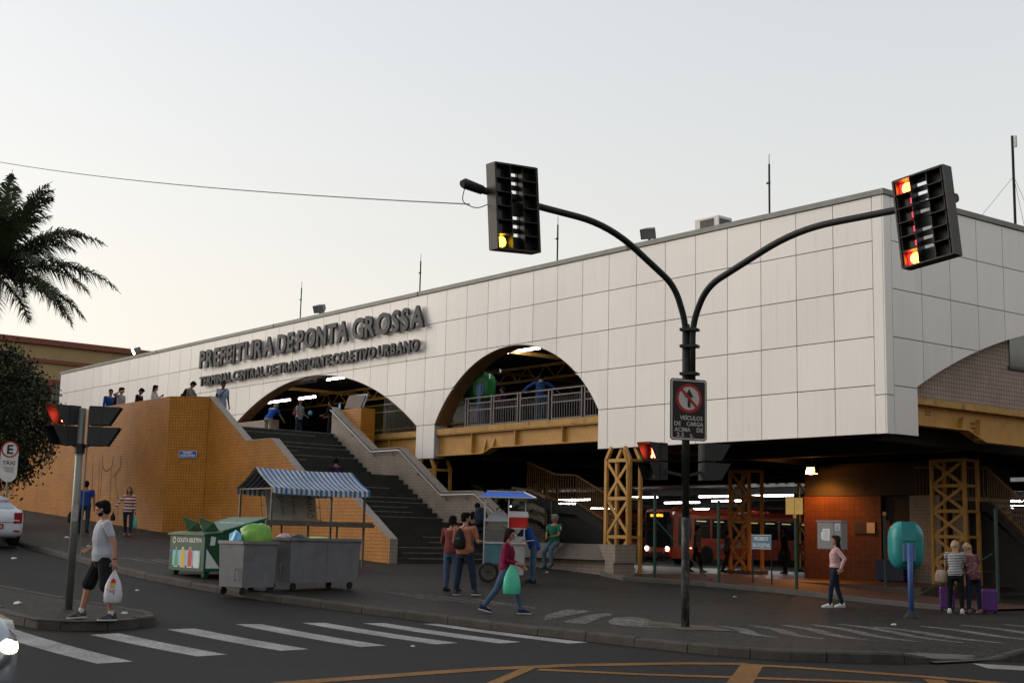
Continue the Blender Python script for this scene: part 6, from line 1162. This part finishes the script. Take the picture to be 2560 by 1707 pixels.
for s in (-1, 1): MB().bar(sm_.J['a', 0 if s > 0 else 1][0] + V((.05, s * .05, -.02)), sm_.J['a', 0 if s > 0 else 1][0] + V((.06, s * .06, -.12)), .02, .03).build('sleeve_stripe', soleW, sm_.o)
backpack('dark blue backpack behind the man in green', sm_, .1, navyc, .28, .4)
# --- balcony
person('child in purple shirt leaning by the balcony railing', (-16.0, .85, DZ), 230, 1.42, arms=((40, 10, 120, 0), (30, 10, 90, -20)), neck=(12, 0), sk='b', hair='b', hl=.04, top=cloth('shirt_purple', (.06, .02, .09)), slv=.6, bot=djeans, shoe=(shB, soleB), vox=.016)
person('man in blue hooded top with arms spread along the balcony railing', (-13.9, .78, DZ), 140, 1.72, ((-8, 2, -4, 2), (4, -6, -16, -10)), ((-14, 58, -24, 40), (-18, 58, -30, 40)), -6, 0, (6, 0), 'b', 'k', 0, cloth('hoodie_blue', (.03, .07, .22)), 1.95, .06, jeans, 1, (shB, soleB), vox=.016, hood=mat('hood_grey', (.25, .25, .26), .85, 0, .4, 25.))
# --- under the terminal
ug = 'people walking on the bus platform'
person('grey clad walker passing the truss column on the platform', (-13.6, 8.2, .45), 40, 1.7, ((18, 2, 6, 2), (-12, 2, -30, 2)), top=cloth('shirt_dim', (.09, .085, .075)), slv=.7, bot=blackc, shoe=(shB, soleB), sk='b', vox=.02, grp=ug)
person('shorter walker with dark bag behind the truss column', (-12.75, 8.9, .45), 60, 1.55, ((14, 2, 4, 2), (-10, 2, -26, 2)), top=cloth('top_dim', (.05, .05, .05)), slv=.7, bot=blackc, shoe=(shB, soleB), sk='b', vox=.02, grp=ug)
person('man in black standing behind the blue bicycle notice', (-12.2, 11.5, .45), 230, 1.7, top=blackc, slv=1.9, bot=blackc, shoe=(shB, soleB), sk='c', vox=.02, grp=ug)
person('man in grey shirt looking at his phone beside the kiosk', (-11.6, 12.2, .45), 225, 1.7, arms=((20, 8, 85, -5), (20, 8, 85, -5)), neck=(18, 0), top=cloth('shirt_slate', (.07, .07, .065)), slv=.7, bot=blackc, shoe=(shB, soleB), sk='c', vox=.02, grp=ug)
# --- right hand forecourt
pk = person('young woman in pink striped top with hands on her hips by the cabinet', (.72, -2.75, gz(.72)), 222, 1.64, ((14, 2, 6, 0), (-8, 2, -16, 0)), ((-38, 16, 22, 2), (-42, 34, 2, -20)), -4, 0, (2, 0), 'a', 'b', .27, stripe_mat('stripe_pink', (.4, .17, .19), (.52, .4, .38), .03), 1.95, .02, navyc, 1, (shW, soleW), True, 1., .0125)
l1 = person('woman in navy and white striped T-shirt with blond ponytail bending over suitcases', (2.62, -.85, gz(2.6)), 118, 1.64, ((2, 3, -2, 2), (2, 3, -2, 2)), ((18, 10, 40, 0), (14, 12, 40, -4)), 14, 0, (34, 20), 'a', 'y', .1, stripe_mat('stripe_navy', (.012, .014, .03), (.4, .4, .4), .036), .55, .07, blackc, 1, (shW, soleW), True, 1.06, .0125)
l2 = person('woman in floral maroon top with long hair bending beside the striped one', (2.9, -.55, gz(2.9)), 150, 1.62, ((2, 3, -2, 2), (2, 3, -2, 2)), ((20, 8, 45, -5), (20, 8, 45, -5)), 20, 0, (38, 10), 'a', 'y', .2, mat('floral', (.1, .03, .04), .85, 0, .9, 20., dirt=((.3, .22, .2), .8, 14.)), 1.0, .08, navyc, 1, (mat('shoe_rose', (.14, .08, .07), .6), soleB), True, 1.08, .0125)
for x, y, a, lab in ((2.15, -.45, .5, 'small purple suitcase beside the woman in striped T-shirt'), (2.95, .0, .6, 'purple suitcase between the two bending women')):
    r = thing('suitcase', lab, 'suitcase', (x, y, gz(x) + .0), a); pm = mat('case_purple', (.085, .02, .16), .4); MB().loft([[V((xx, yy, z)) for xx, yy in rrect(.34 * k, .2 * k, .04)] for k, z in ((.9, .06), (1, .1), (1, .5), (.9, .56))]).build('shell', pm, r)
    for xx in (-.12, .12): MB().lathe([(.03, -.015), (.03, .015)], (xx, 0, .03), 10, M=Matrix.Rotation(PI / 2, 3, 'X')).build('wheel', MATS['tyre'], r); MB().bar((xx, .06, .56), (xx, .06, .95), .012, .012).build('handle_bar', dark, r)
    MB().bar((-.12, .06, .95), (.12, .06, .95), .025, .025).build('handle', dark, r)
hbk = thing('handbag', 'beige patterned handbag hanging from the shoulder of the striped woman', 'bag', l1.w(l1.pel + V((.02, .3, -.2)))); rings = [[V((x * a, y * b, z)) for x, y in rrect(1, 1, .4, 4)] for z, a, b in ((0, .26, .12), (.05, .32, .16), (.2, .3, .15), (.3, .2, .07))]; MB().loft(rings).build('sack', mat('bag_beige', (.2, .15, .11), .7, 0, .4, 18.), hbk, True)
sw1 = l1.w(l1.J['a', 0][0] + V((0, -.02, .06))) - hbk.location; MB().tube([(-.08, 0, .28), sw1, (.08, 0, .28)], .012, 6).build('strap', MATS['leather_tan'], hbk)
# ---------------------------------------------------------------- vegetation
def leaf_mat(name, c, tr=.25):
    m = mat(name, c, .55, 0, .35, 3., spec=.25); return m
palm_leaf = leaf_mat('palm_leaf', (.038, .052, .024)); palm_dry = leaf_mat('palm_dry', (.06, .045, .02)); bark = mat('palm_trunk', (.1, .085, .065), .85, 0, .3, 3., .4, 20., stretch=(1, 1, 4)); crown_g = mat('crownshaft', (.03, .04, .018), .5, 0, .2)
def frond(base, az, el, L_, droop, m, parent, seed, side_len=.78):
    rr = random.Random(seed); pts = []; p = V(base); d = V((cos(az) * cos(el), sin(az) * cos(el), sin(el))); n = 22; ds = L_ / n; mb = MB()
    for i in range(n + 1): pts.append(p.copy()); p = p + d * ds; d = (d + V((0, 0, -droop * (.35 + 1.3 * i / n) / n))).normalized()
    mb.tube(pts, [.03 * (1 - .85 * i / n) + .004 for i in range(n + 1)], 5)
    hz = V((-sin(az), cos(az), 0))
    for i in range(3, n * 4):
        t = i / (n * 4); k = min(n - 1, int(t * n)); q = pts[k].lerp(pts[k + 1], t * n - k); dd = (pts[k + 1] - pts[k]).normalized(); up_ = dd.cross(hz).normalized(); up_ = up_ if up_.z > 0 else -up_
        ln = side_len * (sin(PI * min(1, .12 + t * .92)) ** .55) * rr.uniform(.8, 1.15)
        for s in (-1, 1):
            a = rr.uniform(-.35, .85); v = (hz * s * cos(a * .9) + up_ * sin(a) * .8 + dd * rr.uniform(.45, .8)).normalized(); m1_ = q + v * ln * .5; tip = q + v * ln + V((0, 0, -ln * rr.uniform(.25, .6))); wv = dd * .026
            mb.add([q - wv, q + wv, m1_ + wv * .9 + V((0, 0, .01)), tip, m1_ - wv * .9], [(0, 1, 2, 4), (4, 2, 3)])
    return mb.build('frond', m, parent)
PT = thing('palm_tree', 'tall royal palm with feathery crown rising beside the parked car', 'tree', (-28.9, -12.75, gz(-28.9)))
PH = 8.3
MB().tube([(0, 0, -.1), (0, 0, .5), (.03, .02, 2.5), (.06, .03, 5), (.03, .0, PH - .6)], [.3, .26, .25, .25, .2], 14).build('trunk', bark, PT, True); MB().tube([(.03, 0, PH - .6), (.03, 0, PH + .1), (.03, 0, PH + 1.0)], [.2, .21, .09], 12).build('crownshaft', crown_g, PT, True)
rp = random.Random(5); nf_ = 34
for i in range(nf_):
    az = 2.399 * i; t = i / nf_; el = rad(82 - 92 * t); frond((.03, 0, PH + .75), az, el, 3.5 + .5 * rp.random(), 1.25 + .5 * t, palm_leaf if i < nf_ - 3 else palm_dry, PT, i)
for az, el, L_, dr in ((rad(38), rad(40), 4.9, 1.5), (rad(48), rad(18), 5.0, 1.3), (rad(58), rad(-5), 3.8, 1.1), (rad(25), rad(68), 4.2, 1.6), (rad(60), rad(55), 4.0, 1.8), (rad(40), rad(-35), 2.4, 1.2)): frond((.03, 0, PH + .6), az, el, L_, dr, palm_leaf, PT, int(az * 100))
# small palm under the building
SPm = thing('small_palm', 'dark young palm growing behind the beige stair parapet', 'plant', (-15.4, .35, .8))
MB().tube([(0, 0, 0), (0, 0, 1.2)], [.09, .06], 8).build('trunk', bark, SPm)
for i in range(13): frond((0, 0, 1.15), 2.399 * i, rad(72 - 4.5 * i), 1.5 + .25 * (i % 3), 1.5, leaf_mat('small_palm_leaf', (.03, .05, .018)), SPm, 50 + i, .32)
for i, (dx, dy) in enumerate(((.0, 0),)): pass
def tree(lab, loc, ht, cr, seed, leafc, nclump, droopy=True):
    T = thing('broadleaf_tree', lab, 'tree', loc); rr = random.Random(seed); tk = mat('tree_bark', (.03, .024, .018), .9, 0, .3)
    MB().tube([(0, 0, -.1), (.05, 0, ht * .3), (.1, .05, ht * .6)], [.18, .14, .09], 10).build('trunk', tk, T, True)
    cl = []
    for i in range(9):
        a = 2.4 * i; e = rr.uniform(.3, 1.1); tip = V((cr[0] * .7 * cos(a) * cos(e), cr[1] * .7 * sin(a) * cos(e), ht * .55 + cr[2] * sin(e))); MB().tube([(.08, .03, ht * (.35 + .02 * i)), tip * .55 + V((0, 0, ht * .2)), tip], [.06, .04, .015], 6).build('limb', tk, T)
    mb = MB()
    for i in range(nclump):
        while True:
            q = V((rr.uniform(-1, 1), rr.uniform(-1, 1), rr.uniform(-1, 1)))
            if .35 < q.length < 1 and noise.noise(q * 2.1 + V((seed, 0, 0))) > -.22: break
        c = V((q.x * cr[0], q.y * cr[1], ht * .6 + q.z * cr[2])); dens = 34
        for k in range(dens):
            p = c + V((rr.gauss(0, .16), rr.gauss(0, .16), rr.gauss(0, .2) - (abs(rr.gauss(0, .35)) if droopy and q.z < .2 else 0))); ln = rr.uniform(.1, .2); d = V((rr.uniform(-1, 1), rr.uniform(-1, 1), rr.uniform(-1.4, .3))).normalized(); s_ = d.cross(V((rr.uniform(-1, 1), rr.uniform(-1, 1), 1))).normalized() * ln * .26
            mb.add([p, p + d * ln * .5 + s_, p + d * ln, p + d * ln * .5 - s_], [(0, 1, 2, 3)])
    mb.build('crown', leaf_mat('leaf_' + str(seed), leafc), T); return T
tree('dark drooping leafy tree in front of the far end of the terrace wall', (-30.9, -12.0, gz(-30.9)), 6.6, (2.7, 2.6, 2.5), 21, (.022, .03, .013), 900)
bpy.data.scenes.remove(TMP)
